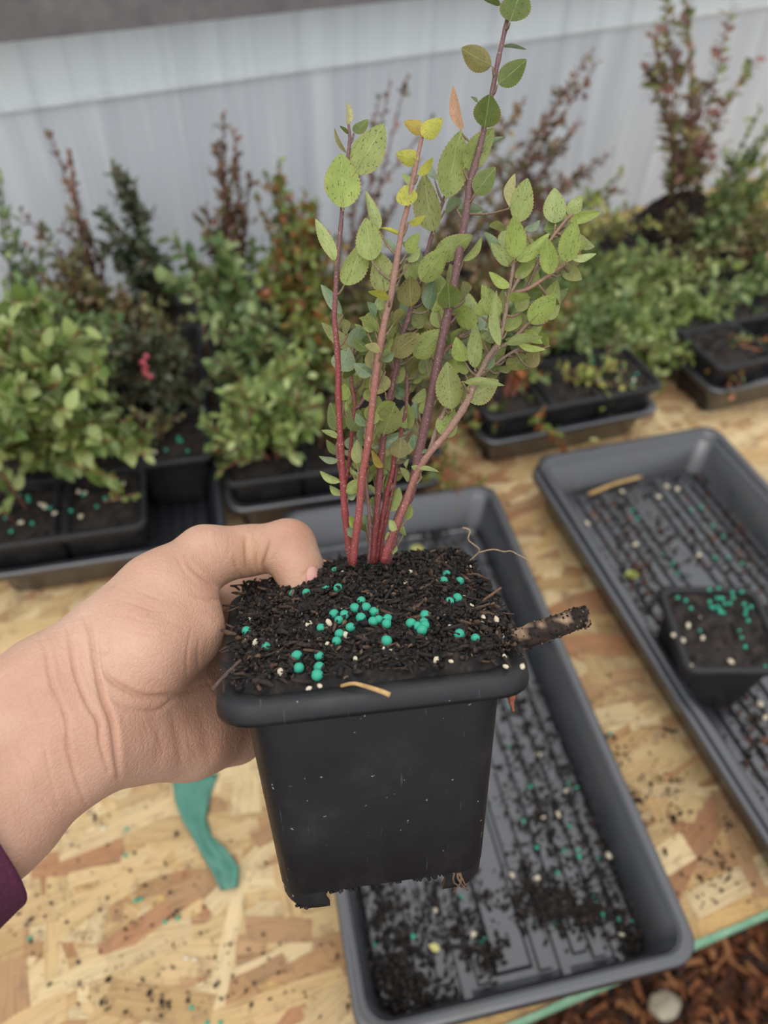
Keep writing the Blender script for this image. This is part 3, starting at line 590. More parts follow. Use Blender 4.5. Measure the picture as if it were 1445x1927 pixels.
for u,v in tp: p=at_z(u,v,TZ+.0085); pellet(p,random.uniform(.0017,.0022),'green fertilizer pellet scattered in the empty tray below the held pot','pellets in the empty tray')
for u,v in [(1012,1420),(1065,1488),(1022,1538),(1050,1532),(963,1647),(1010,1652),(820,1712),(758,1765),(816,1783),(1145,1610),(1190,1620),(1100,1715),(1170,1758),(890,1760)]:
    p=at_z(u,v,TZ+.0085); grain(p,random.uniform(.0018,.003),'cream mineral grain scattered in the empty tray below the held pot','grains in the empty tray')
zz=TZ+.0145
for u,v in [(1190,960),(1200,975),(1250,1045),(1265,1060),(1340,990),(1370,1050),(1395,1060),(1345,1050),(1275,1080),(1300,960),(1320,955),(1360,1010)]: p=at_z(u,v,zz); pellet(p,.0022,'green fertilizer pellet among litter in the tray with a straw','pellets in the littered tray')
for u,v in [(1170,925),(1240,935),(1255,915),(1315,1045),(1275,920),(1105,985),(1195,1025),(1370,1140),(1430,1325),(1440,1350)]: p=at_z(u,v,zz); grain(p,.003,'pale grain among litter in the tray with a straw','grains in the littered tray')
zz=TZ+.0125+PH-.002
for k in range(26):
    u=random.gauss(1365,26); v=random.gauss(1140,16)+ (u-1365)*.35; p=at_z(u,v,zz+.002*random.random()); pellet(p,.0021,'green fertilizer pellet in the lone small pot','pellets in the lone pot')
for u,v in [(1290,1130),(1300,1145),(1275,1125),(1318,1187),(1364,1165),(1395,1200),(1402,1217),(1440,1255)]: p=at_z(u,v,zz); pellet(p,.0021,'green fertilizer pellet in the lone small pot','pellets in the lone pot')
for u,v in [(1295,1177),(1320,1165),(1268,1196),(1285,1205),(1322,1200),(1375,1245),(1300,1255)]: p=at_z(u,v,zz); grain(p,.0026,'pale grain in the lone small pot','grains in the lone pot')
for (cx,cy,n,nm) in ((*L_(-1,0),12,'left tray corner pot'),(*L_(0,0),5,'prostrate twig pot'),(*L_(1,1),8,'tall bare-fronted pot'),(*B_(1,0),8,'right tray corner pot')):
    for k in range(n): pellet((cx+random.uniform(-.034,.036),cy+random.uniform(-.036,.03),TZ+.004+PH-.001),.0021,'green fertilizer pellet on the soil of the '+nm,'pellets on the '+nm)
    for k in range(4): grain((cx+random.uniform(-.034,.036),cy+random.uniform(-.036,.03),TZ+.004+PH-.001),.0027,'pale grain on the soil of the '+nm,'grains on the '+nm)
tb=[(255,1695),(310,1735),(390,1925),(415,1925),(236,1610),(238,1560),(265,1692),(335,1728),(56,1766),(360,1896)]
for u,v in tb: p=at_z(u,v,TZ+.002); pellet(p,.0019,'green fertilizer pellet dropped on the bare table board','pellets on the table board')
for u,v in [(195,1558),(350,1803),(366,1806)]: p=at_z(u,v,TZ+.002); grain(p,.0022,'pale grain dropped on the bare table board','grains on the table board')
# ------------------------------------------------------------------ soil debris
def debris(name,label,patches,z,seed,cols=SOILC,smax=.004,mul=1,pile=.003):
    random.seed(seed); np.random.seed(seed); mb=MB()
    for (u,v,su,sv,n) in patches:
        for k in range(int(n*mul)):
            p=at_z(random.gauss(u,su),random.gauss(v,sv),z); s=smax*random.betavariate(1.3,3.2)+.0007
            crumb(mb,(p[0],p[1],p[2]+s*.3+random.random()**2*pile),s,srgb(random.choice(cols)),(1,random.uniform(.3,.8),.5))
    return tag(obj(name,mb.me(name,M['soil'])),label,'soil',kind='stuff')
debris('soil_debris','dark soil crumbs strewn over the ribs of the empty tray',[(715,1700,22,30,140),(740,1800,35,45,330),(770,1890,40,28,300),(860,1760,45,28,150),(830,1700,35,30,110),(925,1800,14,22,70),(905,1690,14,10,24),(985,1660,12,45,110),(1030,1700,45,28,280),(1090,1720,40,18,220),(1110,1600,50,50,160),(1030,1560,30,60,160),(1185,1745,32,28,200),(1220,1790,22,22,160),(1060,1450,50,60,180),(1000,1380,40,50,140),(975,1330,30,30,90),(1110,1500,40,60,120),(1150,1660,35,35,100),(940,1120,30,40,80),(820,1010,40,20,120),(930,1060,25,35,70),(1000,1500,35,40,110),(1020,1690,22,14,120),(1075,1715,26,10,120),(760,1860,26,30,160),(735,1830,16,20,100),(915,1805,8,18,60)],TZ+.0055,31,SOILC,.0048,1.5,.006)
debris('tray_litter','brown bark litter over the ribs of the tray with a straw',[(1130,950,30,40,150),(1200,980,40,40,200),(1270,1020,45,40,240),(1350,1000,50,40,200),(1400,1080,30,40,160),(1190,1070,25,30,160),(1210,1140,18,30,160),(1380,1310,30,40,170),(1420,1400,20,50,200),(1400,980,30,40,100),(1300,900,60,25,70),(1100,900,30,12,60),(1440,1150,12,30,80)],TZ+.0115,33,SOILC+[(92,58,42),(120,78,56),(80,54,42)],.005)
debris('table_crumbs','tiny dark soil crumbs dotted over the bare table board',[(300,1700,170,130,140),(120,1640,90,80,40),(420,1830,130,60,50),(300,1880,120,30,30),(175,1540,10,10,8),(330,1725,6,8,8),(305,1890,12,8,14),(1120,1400,50,80,50),(1240,1480,30,20,50),(1270,1540,25,20,40),(1350,1650,40,30,60),(1370,1550,6,14,20),(1255,1378,8,8,16),(1180,1500,25,15,60)],TZ+.001,35,SOILC,.0032)
# dark bark bits and twigs
def stick(name,label,cat,pts,r0,r1,mat,col=(1,1,1),n=7,jit=.12,steps=12):
    P=smooth_path(pts,steps); c=P.mean(0); mb=MB(); V,Fc=tube(P-c,np.linspace(r0,r1,steps),n,jit); mb.add(V,Fc,srgb(col) if max(col)>1 else col); return tag(obj(name,mb.me(name,mat),loc=c),label,cat)
stick('straw','pale straw lying across the littered tray','straw',[at_z(1108,930,TZ+.0155),at_z(1156,911,TZ+.0165),at_z(1206,897,TZ+.0155)],.0028,.0024,M['straw'])
stick('twig','dark wet twig lying across the near ribs of the empty tray','twig',[at_z(830,1780,TZ+.009),at_z(890,1783,TZ+.011),at_z(925,1800,TZ+.010),at_z(958,1765,TZ+.012)],.0018,.001,M['bark'],(40,32,28))
def bleafobj(name,label,u,v,z,size,col,rz):
    V=BLV.copy(); V[:,1]-=.5; me_=mesh(name,V*np.array([1.1,1,1]),BLF,M['bgleaf']); o=obj(name,me_,loc=tuple(at_z(u,v,z)),rot=(.15,.1,rz),scale=(size,)*3); o.color=(*srgb(col),1); return tag(o,label,'leaf')
bleafobj('fallen_leaf','yellow-green fallen leaf in the tray with a straw',1188,1082,TZ+.015,.021,(176,186,92),1.9)
bleafobj('fallen_leaf','yellow fallen leaf in the far end of the empty tray',785,1033,TZ+.009,.020,(190,190,110),1.5)
bleafobj('fallen_leaf','tiny pale leaf on the far rim of the littered tray',1118,828,RZ+.012,.014,(170,166,110),1.5)
bleafobj('fallen_leaf','pale yellow leaf scrap on soil in the empty tray',817,1783,TZ+.012,.010,(214,206,130),1.0)
# green plastic strip
rows=[((323,1458),(412,1456)),((330,1510),(398,1490)),((345,1548),(388,1540)),((365,1580),(398,1572)),((382,1612),(428,1600)),((402,1648),(450,1632)),((415,1676),(448,1670))]
R2=[]; 
for k in range(len(rows)*3-2):
    i=min(k//3,len(rows)-2); t=(k-3*i)/3; R2.append([np.array(rows[i][s])*(1-t)+np.array(rows[i+1][s])*t for s in(0,1)])
V=[]; nc=9
for k,(a_,b_) in enumerate(R2):
    for j in range(nc):
        q=a_+(b_-a_)*j/(nc-1); h=.003+.004*noise.noise(Vector((k*.35,j*.45,3)))+.004*abs(math.sin(j*.9+k*.3))*(.3+k/20); p=at_z(q[0],q[1],TZ+max(.0015,h)); V.append(p)
V=np.array(V); cc=V.mean(0); cc[2]=TZ; nr=len(R2)
me_=mesh('green_plastic_strip',V-cc,[(k*nc+j,k*nc+j+1,(k+1)*nc+j+1,(k+1)*nc+j) for k in range(nr-1) for j in range(nc-1)],M['greenfilm'])
o=obj('green_plastic_strip',me_,loc=cc); md=o.modifiers.new('thick','SOLIDIFY'); md.thickness=.0006; tag(o,'crumpled teal green plastic strip lying on the table board','plastic strip')
# ================================================================== HELD PLANT (pot frame: rim plane z=0)
pr,pu,pf=axes(.126023,-.263974,-.050950); PC=np.array([-.022518,-.262784,.115485])
RPW=np.stack([CR,CU,CF],1)@np.stack([pr,pu,pf],1).T; TPW=CP-RPW@PC
POTM=Matrix([[*RPW[i],TPW[i]] for i in range(3)]+[[0,0,0,1]])
def pray(u,v): return pf+pr*(u-IW/2)/F-pu*(v-IH/2)/F
def PP(u,v,d): return PC+d*pray(u,v)                     # pixel + depth -> pot frame
def ppx(P):
    P=np.atleast_2d(P); d=P-PC; z=d@pf; return IW/2+F*(d@pr)/z, IH/2-F*(d@pu)/z, z
held=tag(empty('potted_shrub',mw=POTM),'hand-held young huckleberry with serrated leaves and red stems in a black pot','plant')
HB,HR=pot_meshes(M['pot'],M['rim'],True)
obj('pot',HB,held); obj('pot_rim',HR,held)
def sst(t): t=np.clip(t,0,1); return t*t*(3-2*t)
def soil_h(x,y):
    h=.0016+.0112*sst((y+.050)/.062)*(.62+.38*sst((.054-x)/.034))*(.12+.88*sst((x+.046)/.045))*(.50+.50*sst((.056-y)/.02))+.0035*np.exp(-((x-.044)**2+(y-.040)**2)/.00012)
    return h
def soil_hit(u,v):
    d=pray(u,v)
    for t in np.arange(.20,.42,.0004):
        p=PC+d*t
        if abs(p[0])<.056 and abs(p[1])<.056 and p[2]<=soil_h(p[0],p[1]): return p
    t=-PC[2]/d[2]; return PC+d*t
random.seed(41); np.random.seed(41)
mb=MB(); n=70; g=[]; cl=[]
SC2=[(28,24,22),(22,20,19),(36,30,27),(46,37,31),(32,27,25),(19,18,17),(56,45,38)]
for j in range(n):
    for i in range(n):
        x=-.0475+.095*i/(n-1); y=-.0452+.0927*j/(n-1); k=noise.noise(Vector((x*130,y*130,1)))*.0022+noise.noise(Vector((x*420,y*420,5)))*.0012
        ed=min(1,min(.0475-abs(x),.0475-y,y+.0452)/.004); g.append((x,y,(soil_h(x,y)+k)*ed-.002*(1-ed))); cl.append(srgb(random.choice(SC2)))
mb.add(g,[(j*n+i,j*n+i+1,(j+1)*n+i+1,(j+1)*n+i) for j in range(n-1) for i in range(n-1)],np.array(cl))
for k in range(9000):
    x,y=random.uniform(-.0505,.0505),random.uniform(-.0495,.0505)
    if y<-.0445+.003*noise.noise(Vector((x*120,2,3))): continue
    if y<-.040 and random.random()<.6: continue
    if x<-.0465: continue
    s=.0026*random.betavariate(1.1,4.2)+.0003; c=random.choice(SC2+[(70,54,44)]) if random.random()<.95 else (112,90,70)
    crumb(mb,(x,y,soil_h(x,y)+random.random()**2*.0022),s,srgb(c),(1,random.uniform(.25,.8),random.uniform(.3,.6)))
for k in range(420):                                  # bark splinters and fibres
    x,y=random.uniform(-.05,.051),random.uniform(-.046,.051); a=random.uniform(0,6.28); L=random.uniform(.003,.011); e=random.uniform(-.25,.5)
    p=np.array([x,y,soil_h(x,y)+.001]); d=np.array([math.cos(a)*math.cos(e),math.sin(a)*math.cos(e),math.sin(e)])
    r=random.uniform(.0003,.0011); V,Fc=tube([p-d*L/2,p+np.random.normal(0,.0004,3),p+d*L/2],[r*.7,r,r*.5],5,.2); mb.add(V,Fc,srgb(random.choice([(34,28,25),(46,37,31),(66,51,42),(92,70,54),(26,23,22),(54,43,36)])))
# crumbs spilling past the right-hand rim
for k in range(260):
    y=random.uniform(-.03,.05); x=.047+random.random()*.008; crumb(mb,(x,y,.001+random.random()*.006*(.5+y*8)),random.uniform(.0006,.0028),srgb(random.choice(SC2)),(1,.6,.5))
tag(obj('soil',mb.me('soil',M['soil']),held),kind='stuff')
mb=MB()                                               # dirt and roots under the base
for k in range(110):
    x=random.uniform(-.03,.03); y=random.choice([-.036,-.034,-.03,-.02]); crumb(mb,(x,y,-.0862-random.random()*.0012),random.uniform(.0005,.0016),srgb(random.choice(SC2)))
for k in range(16): crumb(mb,(-.030+random.gauss(0,.0016),-.033+random.gauss(0,.0012),-.0928-random.random()*.0012),random.uniform(.0007,.0016),srgb(random.choice(SC2)))
for k in range(4):
    x=.026+random.gauss(0,.002); V,Fc=tube(smooth_path([(x,-.036,-.084),(x+random.gauss(0,.002),-.0385,-.088),(x+random.gauss(0,.003),-.0375,-.091-random.random()*.003)],6),np.linspace(.0006,.0003,6),5,.2); mb.add(V,Fc,srgb((108,84,64)))
tag(obj('base_dirt',mb.me('base_dirt',M['soil']),held),kind='stuff')
# ---- stems: pixel polyline (u,v,depth) with pixel widths
def fill_depth(pts,d0,d1):
    v0,v1=pts[0][1],pts[-1][1]; return [(u,v,d0+(d1-d0)*((v0-v)/(v0-v1+1e-9))) for u,v in pts]
RED,MAR,PUR,SAL,BRN=(134,54,54),(110,68,68),(114,84,84),(152,116,100),(136,114,98)
STEMS=[
 (fill_depth([(662,1062),(653,1000),(648,955),(645,900),(641,840),(637,760),(636,690),(633,640),(629,600),(632,545),(634,500),(640,440),(644,392),(650,340),(654,300),(658,262),(656,234)],.298,.272),(14,13,11,9,8,5),(RED,RED,PUR,PUR)),
 (fill_depth([(664,1062),(668,1020),(675,970),(681,900),(693,830),(703,740),(714,660),(725,600),(735,560),(745,500),(757,430),(768,385),(777,340),(787,290),(796,250)],.293,.262),(14,14,13,12,10,7),(RED,(146,76,68),SAL,SAL,SAL)),
 (fill_depth([(728,1060),(748,980),(775,920),(788,855),(800,800),(815,730),(830,650),(845,580),(855,530),(865,470),(874,420),(881,375),(887,335),(898,295),(908,255),(918,205),(926,175),(934,130),(945,80),(955,35),(965,-10),(972,-50)],.303,.268),(18,18,17,15,13,10,9,8),(MAR,PUR,PUR,PUR)),
 (fill_depth([(722,1058),(735,1015),(750,980),(762,950),(778,905),(795,872),(812,848),(835,822),(858,790),(872,768),(882,750),(893,722),(905,698),(918,672),(935,650),(945,620),(951,590),(956,560),(962,525),(966,500),(970,484)],.290,.262),(14,13,12,14,11,9,7,5),(RED,SAL,BRN,BRN)),
 (fill_depth([(800,868),(812,838),(822,805),(836,775),(846,755)],.287,.283),(9,9,8,7),(BRN,BRN)),
 (fill_depth([(905,698),(918,680),(938,655),(955,646),(975,628),(990,612),(998,606)],.276,.270),(10,9,7,5),(BRN,BRN)),
 (fill_depth([(956,560),(970,535),(978,520)],.266,.264),(7,5),(BRN,BRN)),
 (fill_depth([(958,552),(990,545),(1018,528),(1040,513),(1062,498),(1076,488)],.268,.264),(7,7,6,5),(SAL,SAL)),
 (fill_depth([(990,545),(1010,500),(1030,460),(1060,420),(1078,403)],.272,.270),(6,6,5),(BRN,SAL)),
 (fill_depth([(898,716),(925,690),(955,668),(978,655)],.280,.276),(7,6,5),(BRN,BRN)),
 (fill_depth([(700,1060),(706,1000),(710,960),(713,910),(718,860),(722,820),(728,775),(737,730),(747,680),(757,630),(768,600),(776,570),(790,520),(805,470),(815,435),(828,395),(838,368)],.306,.285),(12,12,11,10,8,7),(RED,MAR,PUR,PUR)),
 (fill_depth([(706,1060),(716,1000),(722,960),(730,920),(738,890),(742,860),(750,835),(758,800),(764,770),(766,730),(764,700)],.308,.300),(9,9,7,6),(RED,RED,PUR)),
 (fill_depth([(693,1060),(696,1010),(694,960),(688,910),(686,880),(690,850)],.302,.298),(6,6,5),(MAR,BRN)),
 (fill_depth([(650,910),(656,880),(660,840),(663,800),(668,760),(663,730),(661,690),(664,655)],.304,.300),(7,7,6,5),(RED,RED,BRN)),
 (fill_depth([(645,930),(640,890),(634,850),(638,820)],.297,.296),(6,6,5),(RED,PUR)),
 (fill_depth([(716,1055),(722,1000),(735,940),(743,905),(746,880)],.309,.305),(7,6,5),(RED,MAR)),
 (fill_depth([(815,720),(835,665),(855,645),(868,632)],.300,.305),(6,6,5),(SAL,SAL)),
 (fill_depth([(668,770),(680,758),(690,742),(700,725)],.302,.300),(7,6),(PUR,PUR)),
]
SPTS=[]; SOBJ=[]; SMB=[]
for si,(pts,wd,cols) in enumerate(STEMS):
    P=np.array([PP(*p) for p in pts]); steps=max(10,len(pts)*4); Q=smooth_path(P,steps)
    _,_,z=ppx(Q); tt=np.linspace(0,1,steps); rad=np.interp(tt,np.linspace(0,1,len(wd)),wd)/2*z/F
    for k in range(2,steps-1,5): rad[k]*=1.14                 # nodes
    mb=MB(); V,Fc=tube(Q,rad,9,.03); cl=np.array([[np.interp(t,np.linspace(0,1,len(cols)),[srgb(c)[k] for c in cols]) for k in range(3)] for t in tt]); mb.add(V,Fc,np.repeat(cl,9,0))
    SMB.append(mb); SPTS.append((Q,rad,cl))
# ---- leaves: base u,v, tip u,v, width px, colour code, depth shift mm
LC={'g':(156,170,100),'G':(164,182,98),'l':(176,190,126),'d':(112,130,70),'D':(94,114,62),'y':(190,188,82),'o':(192,168,84),'p':(138,160,126),'P':(146,166,134),'b':(142,136,86),'v':(148,154,96),'t':(204,158,130),'e':(124,148,116),'c':(196,192,138)}
LV="""645 391 642 289 67 G -4;667 326 723 234 60 g -1;656 236 655 193 13 c 0;667 250 692 226 22 d 3;652 288 627 243 8 b 2;656 252 640 235 7 d 1;630 490 593 413 25 l -2;648 536 689 453 46 g -3
700 490 688 411 50 g 3;724 550 712 473 48 v 2;713 432 690 363 22 l 5;796 246 762 230 26 o 0;794 256 832 224 34 y -2;787 302 746 289 30 y -1;788 328 820 299 17 y -2;777 352 762 329 14 l 3;768 387 762 349 40 y -3
770 418 804 408 15 y -2;838 371 867 246 56 g -5;815 435 795 328 50 v -6;838 396 867 376 20 p 4;818 340 804 312 18 p 8;755 444 718 427 8 y 2;797 494 761 452 20 p 6;742 472 728 454 18 p 7
818 487 889 442 42 g -4;792 529 842 465 44 g -7;774 577 769 518 44 b -5;806 582 815 523 28 e 1;846 579 843 533 45 d -5;752 520 719 514 24 y 5;731 562 694 544 15 y -4;722 640 714 566 30 g 5
643 590 605 536 22 p 5;660 656 606 609 26 v 6;670 657 676 613 38 P 2;678 668 702 626 26 d 3;640 698 656 656 46 P 6;667 692 678 657 24 d 0;716 660 688 647 17 c -4;702 694 700 656 30 b 2
738 668 789 627 40 b -6;778 670 842 621 46 g -2;724 737 699 703 42 c -8;656 732 655 692 32 v 1;672 736 678 704 22 g 3;642 810 622 762 34 d 6;660 810 679 774 36 d -2;722 817 742 761 50 v -7
762 806 761 764 28 g -2;772 808 772 758 14 g -4;698 842 771 814 26 p 4;750 862 755 823 36 b -4;637 823 606 807 12 l 0;636 866 599 861 13 p -2;640 907 601 889 15 l -2;643 933 620 917 14 l -1;657 846 665 821 24 P 3
672 872 672 828 24 v 4;694 876 662 873 24 g 2;719 879 694 849 15 o -3;728 884 736 855 26 v 2;651 927 681 903 24 g -1;655 938 672 926 15 p 0;672 990 655 973 16 G 2;690 988 681 969 20 P 1
702 972 712 958 16 l 3;735 962 752 918 28 g 1;722 928 736 893 20 l 3;708 930 690 912 9 l 2;700 952 712 930 12 v 4;746 997 731 979 16 l -5;764 978 774 948 13 g 3;735 1004 722 1014 10 l 0;746 1028 740 1044 8 l -2
802 878 819 894 20 l -6;793 896 776 877 13 l 0;788 846 810 849 9 p 0;850 770 840 681 50 v -6;836 822 851 768 42 g 2;880 752 937 716 48 v -1;874 718 949 719 15 l -5;893 692 895 606 27 l -7
938 650 922 547 20 l -7;892 618 857 570 36 G -4;937 597 906 536 34 g -2;948 592 942 548 20 v 2;906 594 905 566 22 G 2;826 617 822 573 30 g 2;900 620 928 592 30 p 8;860 648 892 608 30 p 9;803 682 833 644 15 p 5
820 600 840 640 22 p 9;997 608 1046 553 42 G -4;1030 602 1046 530 40 g 3;954 624 976 588 32 g 1;957 566 998 556 19 G -5;990 550 1028 551 22 d 3;954 646 1021 628 19 l -6;980 622 1021 646 22 G 2
976 650 1024 661 13 G -3;954 676 1001 690 34 v 5;912 706 946 690 26 d 2;912 697 932 671 15 p -1;968 485 969 405 39 G -6;972 418 992 337 44 g 1;957 390 962 330 20 c 5;1045 420 1043 354 42 l 0
1072 408 1094 368 28 l 3;1072 415 1131 399 21 G -4;1067 493 1081 414 40 G -5;1036 516 1028 446 33 G -5;1062 428 1023 432 34 d 3;973 491 1033 443 26 G -2;965 500 924 456 26 l 1;958 541 917 516 19 G -4
970 524 1009 487 22 g 2;995 537 1011 509 28 g 1;1076 488 1121 482 14 l -3;1058 503 1095 526 28 v 4;1088 446 1116 466 19 v 4;952 428 922 422 16 v 4;988 434 1016 417 15 p 3;867 247 847 172 20 t 3;874 314 928 242 46 g -1
916 273 950 257 9 p 5;912 240 922 177 51 d -5;938 158 991 113 40 d -3;924 124 866 91 41 b -3;960 40 982 -22 56 d -4;942 8 910 -6 12 D 3;944 86 988 88 7 e 4;900 192 887 181 6 p 4;894 364 931 316 40 d -3
862 394 906 393 25 p 6;872 492 908 450 15 g 1;752 600 770 560 20 e 8;800 640 770 600 26 v 9;700 760 690 735 20 g 6;740 720 760 690 26 v 3;775 720 800 690 22 g 7;690 790 705 760 22 g 7;715 650 735 640 16 P 6
780 760 800 735 20 l 6;790 700 812 670 22 l 8;745 650 752 615 22 d 9;690 830 705 800 22 g 6;765 850 780 832 16 l 7;680 720 690 690 20 l 8;850 700 870 668 26 G 8;880 660 900 640 24 p 9;912 640 940 618 28 l 9
830 690 850 660 20 e 9;940 700 960 690 16 v 5;1000 575 1020 560 16 e 6;740 610 760 585 18 b 2;690 905 705 885 14 l 4;745 905 760 885 14 v 4;770 905 757 880 12 l 4;705 905 722 882 16 v 5"""
def leaf_mesh(seed,ser=.022,cup=.10,bend=.10):
    r=random.Random(seed); ny=29; V=[]; uv=[]; col=[]; Fc=[]
    prof=lambda t: (math.sin(math.pi*min(1,t**.80))**.72)*(1-.12*t)*.5
    xs=(-1,-.93,-.5,0,.5,.93,1)
    for j in range(ny):
        t=j/(ny-1); w_=max(.0,prof(t)); 
        if j in(0,ny-1): w_=.012
        for x in xs:
            e=abs(x)>.99; k=(1+(ser/.5 if j%2 else -ser/.5) if (e and 0<j<ny-1) else 1)
            X=x*w_*k; Z=cup*(abs(X)*2)**1.5*.5-bend*(t-.3)**2+.012*math.sin(9*t+seed)*abs(x); V.append((X,t,Z)); uv.append((x*w_,t)); col.append((.55,)*3 if e else ((.12,)*3 if abs(x)>.9 else (0,0,0)))
    m=len(xs)
    for j in range(ny-1):
        for i in range(m-1): Fc.append((j*m+i,j*m+i+1,(j+1)*m+i+1,(j+1)*m+i))
    mb=MB(); mb.add(V,Fc,np.array(col),uv)
    pt=[(0,-.07,-.02),(0,-.03,-.008),(0,.05,-.006),(0,.35,-.004)]; PV,PF=tube(pt,[.017,.016,.014,.006],5); mb.add(PV,PF,(.5,.5,.5),[(0,.01)]*len(PV))
    return mb.me('leaf',M['leaf'])
LM=[leaf_mesh(1),leaf_mesh(2,.02,.25,.18),leaf_mesh(3,.024,-.12,.05),leaf_mesh(4,.014,.05,.35)]
LMT=[]
for m_ in LM:
    c_2=m_.copy(); c_2.materials[0]=M['leaf_top']; LMT.append(c_2)
random.seed(77)
ALLP=np.concatenate([q for q,_,_ in SPTS]); ALLI=np.concatenate([[i]*len(q) for i,(q,_,_) in enumerate(SPTS)]); AU,AV,AZ=ppx(ALLP)
fr=random.Random(19); fill=[]
for (u0,u1,v0,v1,cnt) in ((640,700,620,900,22),(690,800,560,900,52),(800,880,560,780,22),(880,1050,560,700,26),(930,1090,430,540,14),(660,760,880,1020,18),(760,860,430,560,8)):
    for _ in range(cnt):
        u,v=fr.uniform(u0,u1),fr.uniform(v0,v1); a=fr.uniform(-1.1,1.1); L=fr.uniform(24,46)*(1 if v<870 else .6); fill.append('%d %d %d %d %d %s %d'%(u,v,u+math.sin(a)*L,v-math.cos(a)*L,L*fr.uniform(.4,.8),fr.choice('ggGvvlldepb'),fr.choice((2,4,6,8,10))))
LV=LV+'\n'+'\n'.join(fill)
leaves=[]
for it in LV.replace('\n',';').split(';'):
    f=it.split(); bu,bv,tu,tv,wp=map(float,f[:5]); code=f[5]; sh=float(f[6])/1000
    d2=(AU-bu)**2+((AV-bv))**2; 
    near=np.where(d2<144)[0]; k=near[np.argmin(AZ[near]+np.sqrt(d2[near])*.0001)] if len(near) and sh<=0 else np.argmin(d2)
    if len(near) and sh>0: k=near[np.argmax(AZ[near])]
    si=ALLI[k]; zb=AZ[k]+sh*.75; dist=math.sqrt(d2[k])
    b=PP(bu,bv,zb); zt=zb+sh*1.0+random.uniform(-.005,.005); t=PP(tu,tv,zt)
    ax=t-b; L=np.linalg.norm(ax); vd=b-PC; vd/=np.linalg.norm(vd); x=np.cross(ax,vd); x/=np.linalg.norm(x); n_=np.cross(x,ax/L)
    roll=random.uniform(-.5,.5) if wp>20 else random.uniform(.6,1.0)*random.choice((-1,1)); wm=wp*zb/F/max(.45,math.cos(roll))
    x2=x*math.cos(roll)+n_*math.sin(roll); z2=np.cross(x2,ax/L)
    wm=wm/.93
    Mx=Matrix([[x2[i]*wm,ax[i],z2[i]*L*.8,b[i]] for i in range(3)]+[[0,0,0,1]])
    if dist>7:                                     # branchlet to the stem
        Q,rad,cl=SPTS[si]; j0=np.where(ALLI==si)[0][0]; j=max(0,k-j0-2); e=b-(ax/L)*L*.05; V,Fc=tube(smooth_path([Q[j],(Q[j]+e)/2+np.array([0,0,-.001]),e],6),np.linspace(.0006,.00038,6),6); SMB[si].add(V,Fc,srgb((122,104,80)))
    leaves.append((si,Mx,code,wp,L))
for mb in SMB: SOBJ.append(obj('stem',mb.me('stem',M['stem']),held))
for si,Mx,code,wp,L in leaves:
    lo=obj('leaf',(LMT if code in 'pP' else LM)[random.choice((0,0,1,2) if wp>20 else (1,3,3))],SOBJ[si],mw=Mx); c=srgb(LC[code]); v=random.uniform(.92,1.1); lo.color=(c[0]*v,c[1]*v,c[2]*v,1)
bpy.context.view_layer.update()
# ---- pellets, grains, stick, straw, root on the held pot
def wpt(p): return POTM@Vector(p)
c1=[(1088,85),(872,125),(587,280),(675,275),(806,243),(890,242),(1047,328),(1003,378),(1080,372),(1133,402),(862,418),(931,423),(895,458),(1045,443),(1127,468),(1165,455),(1225,452),(1218,485),(972,508),(773,512),(898,552),(880,602),(268,535),(400,640),(609,703),(760,703),(622,785),(762,783),(746,833),(1218,600)]
c2=[(290,248),(313,202),(408,250),(335,398),(392,375),(155,500),(52,560),(98,580),(145,548),(132,610),(150,575),(405,640),(524,670)]
ps=[(390+a/3.6125,1040+b/3.6125) for a,b in c1]+[(760+a/3.905,1030+b/3.905) for a,b in c2]
for u,v in ps:
    p=soil_hit(u,v); p=p-pray(u,v)*.0022; pellet(wpt(p),random.uniform(.0017,.0021),'green fertilizer pellet on the soil of the held pot','pellets on the held pot')
gs=[(1385,140),(1350,200),(925,135),(828,480),(757,572),(940,560),(1048,575),(1198,652),(1243,670),(1005,720),(908,793),(765,905),(690,922),(815,618),(640,620),(293,455),(262,595),(690,487),(905,380),(1120,140),(500,815),(325,615)]
g2=[(55,190),(15,255),(490,142),(320,120),(690,487),(582,527),(680,537),(725,657),(345,838),(235,828),(740,803),(748,875),(870,875),(497,425),(447,365),(300,493),(340,580)]
for u,v in [(390+a/3.6125,1040+b/3.6125) for a,b in gs]+[(760+a/3.905,1030+b/3.905) for a,b in g2]:
    p=soil_hit(u,v)-pray(u,v)*.0016; grain(wpt(p),random.choice((.0006,.0008,.001,.0013)),'cream mineral grain on the soil of the held pot','grains on the held pot')
def wp_(u,v,d): return np.array(wpt(PP(u,v,d)))
# mossy stick
P=smooth_path([wp_(905,1222,.268),wp_(960,1208,.266),(wp_(1030,1185,.262)),wp_(1085,1164,.260),wp_(1108,1160,.259)],26); rr=np.interp(np.linspace(0,1,26),[0,.2,.5,.8,.96,1],[.0042,.0043,.0038,.0036,.0038,.0028])
mb=MB(); V,Fc=tube(P-P.mean(0),rr,14,.10); V=np.array(V); cl=[srgb((150,124,100) if noise.noise(Vector(v)*160)>.0 else random.choice([(48,38,32),(66,52,42),(38,31,28)])) for v in V]; mb.add(V,Fc,np.array(cl))
np.random.seed(9)
for k in range(420):
    i=random.randrange(len(V)); crumb(mb,V[i]*1.0,random.uniform(.0002,.0007),srgb(random.choice(SC2+[(120,96,74)])))
tag(obj('bark_stick',mb.me('bark_stick',M['bark']),loc=P.mean(0)),'soil-caked stick poking out of the held pot over its rim','stick')
stick('straw','curved tan straw lying on the front rim of the held pot','straw',[wp_(642,1291,.2365),wp_(665,1286,.2345),wp_(690,1292,.2325),wp_(715,1300,.2295),wp_(734,1308,.2285)],.0006,.0009,M['straw'],n=6,jit=.05)
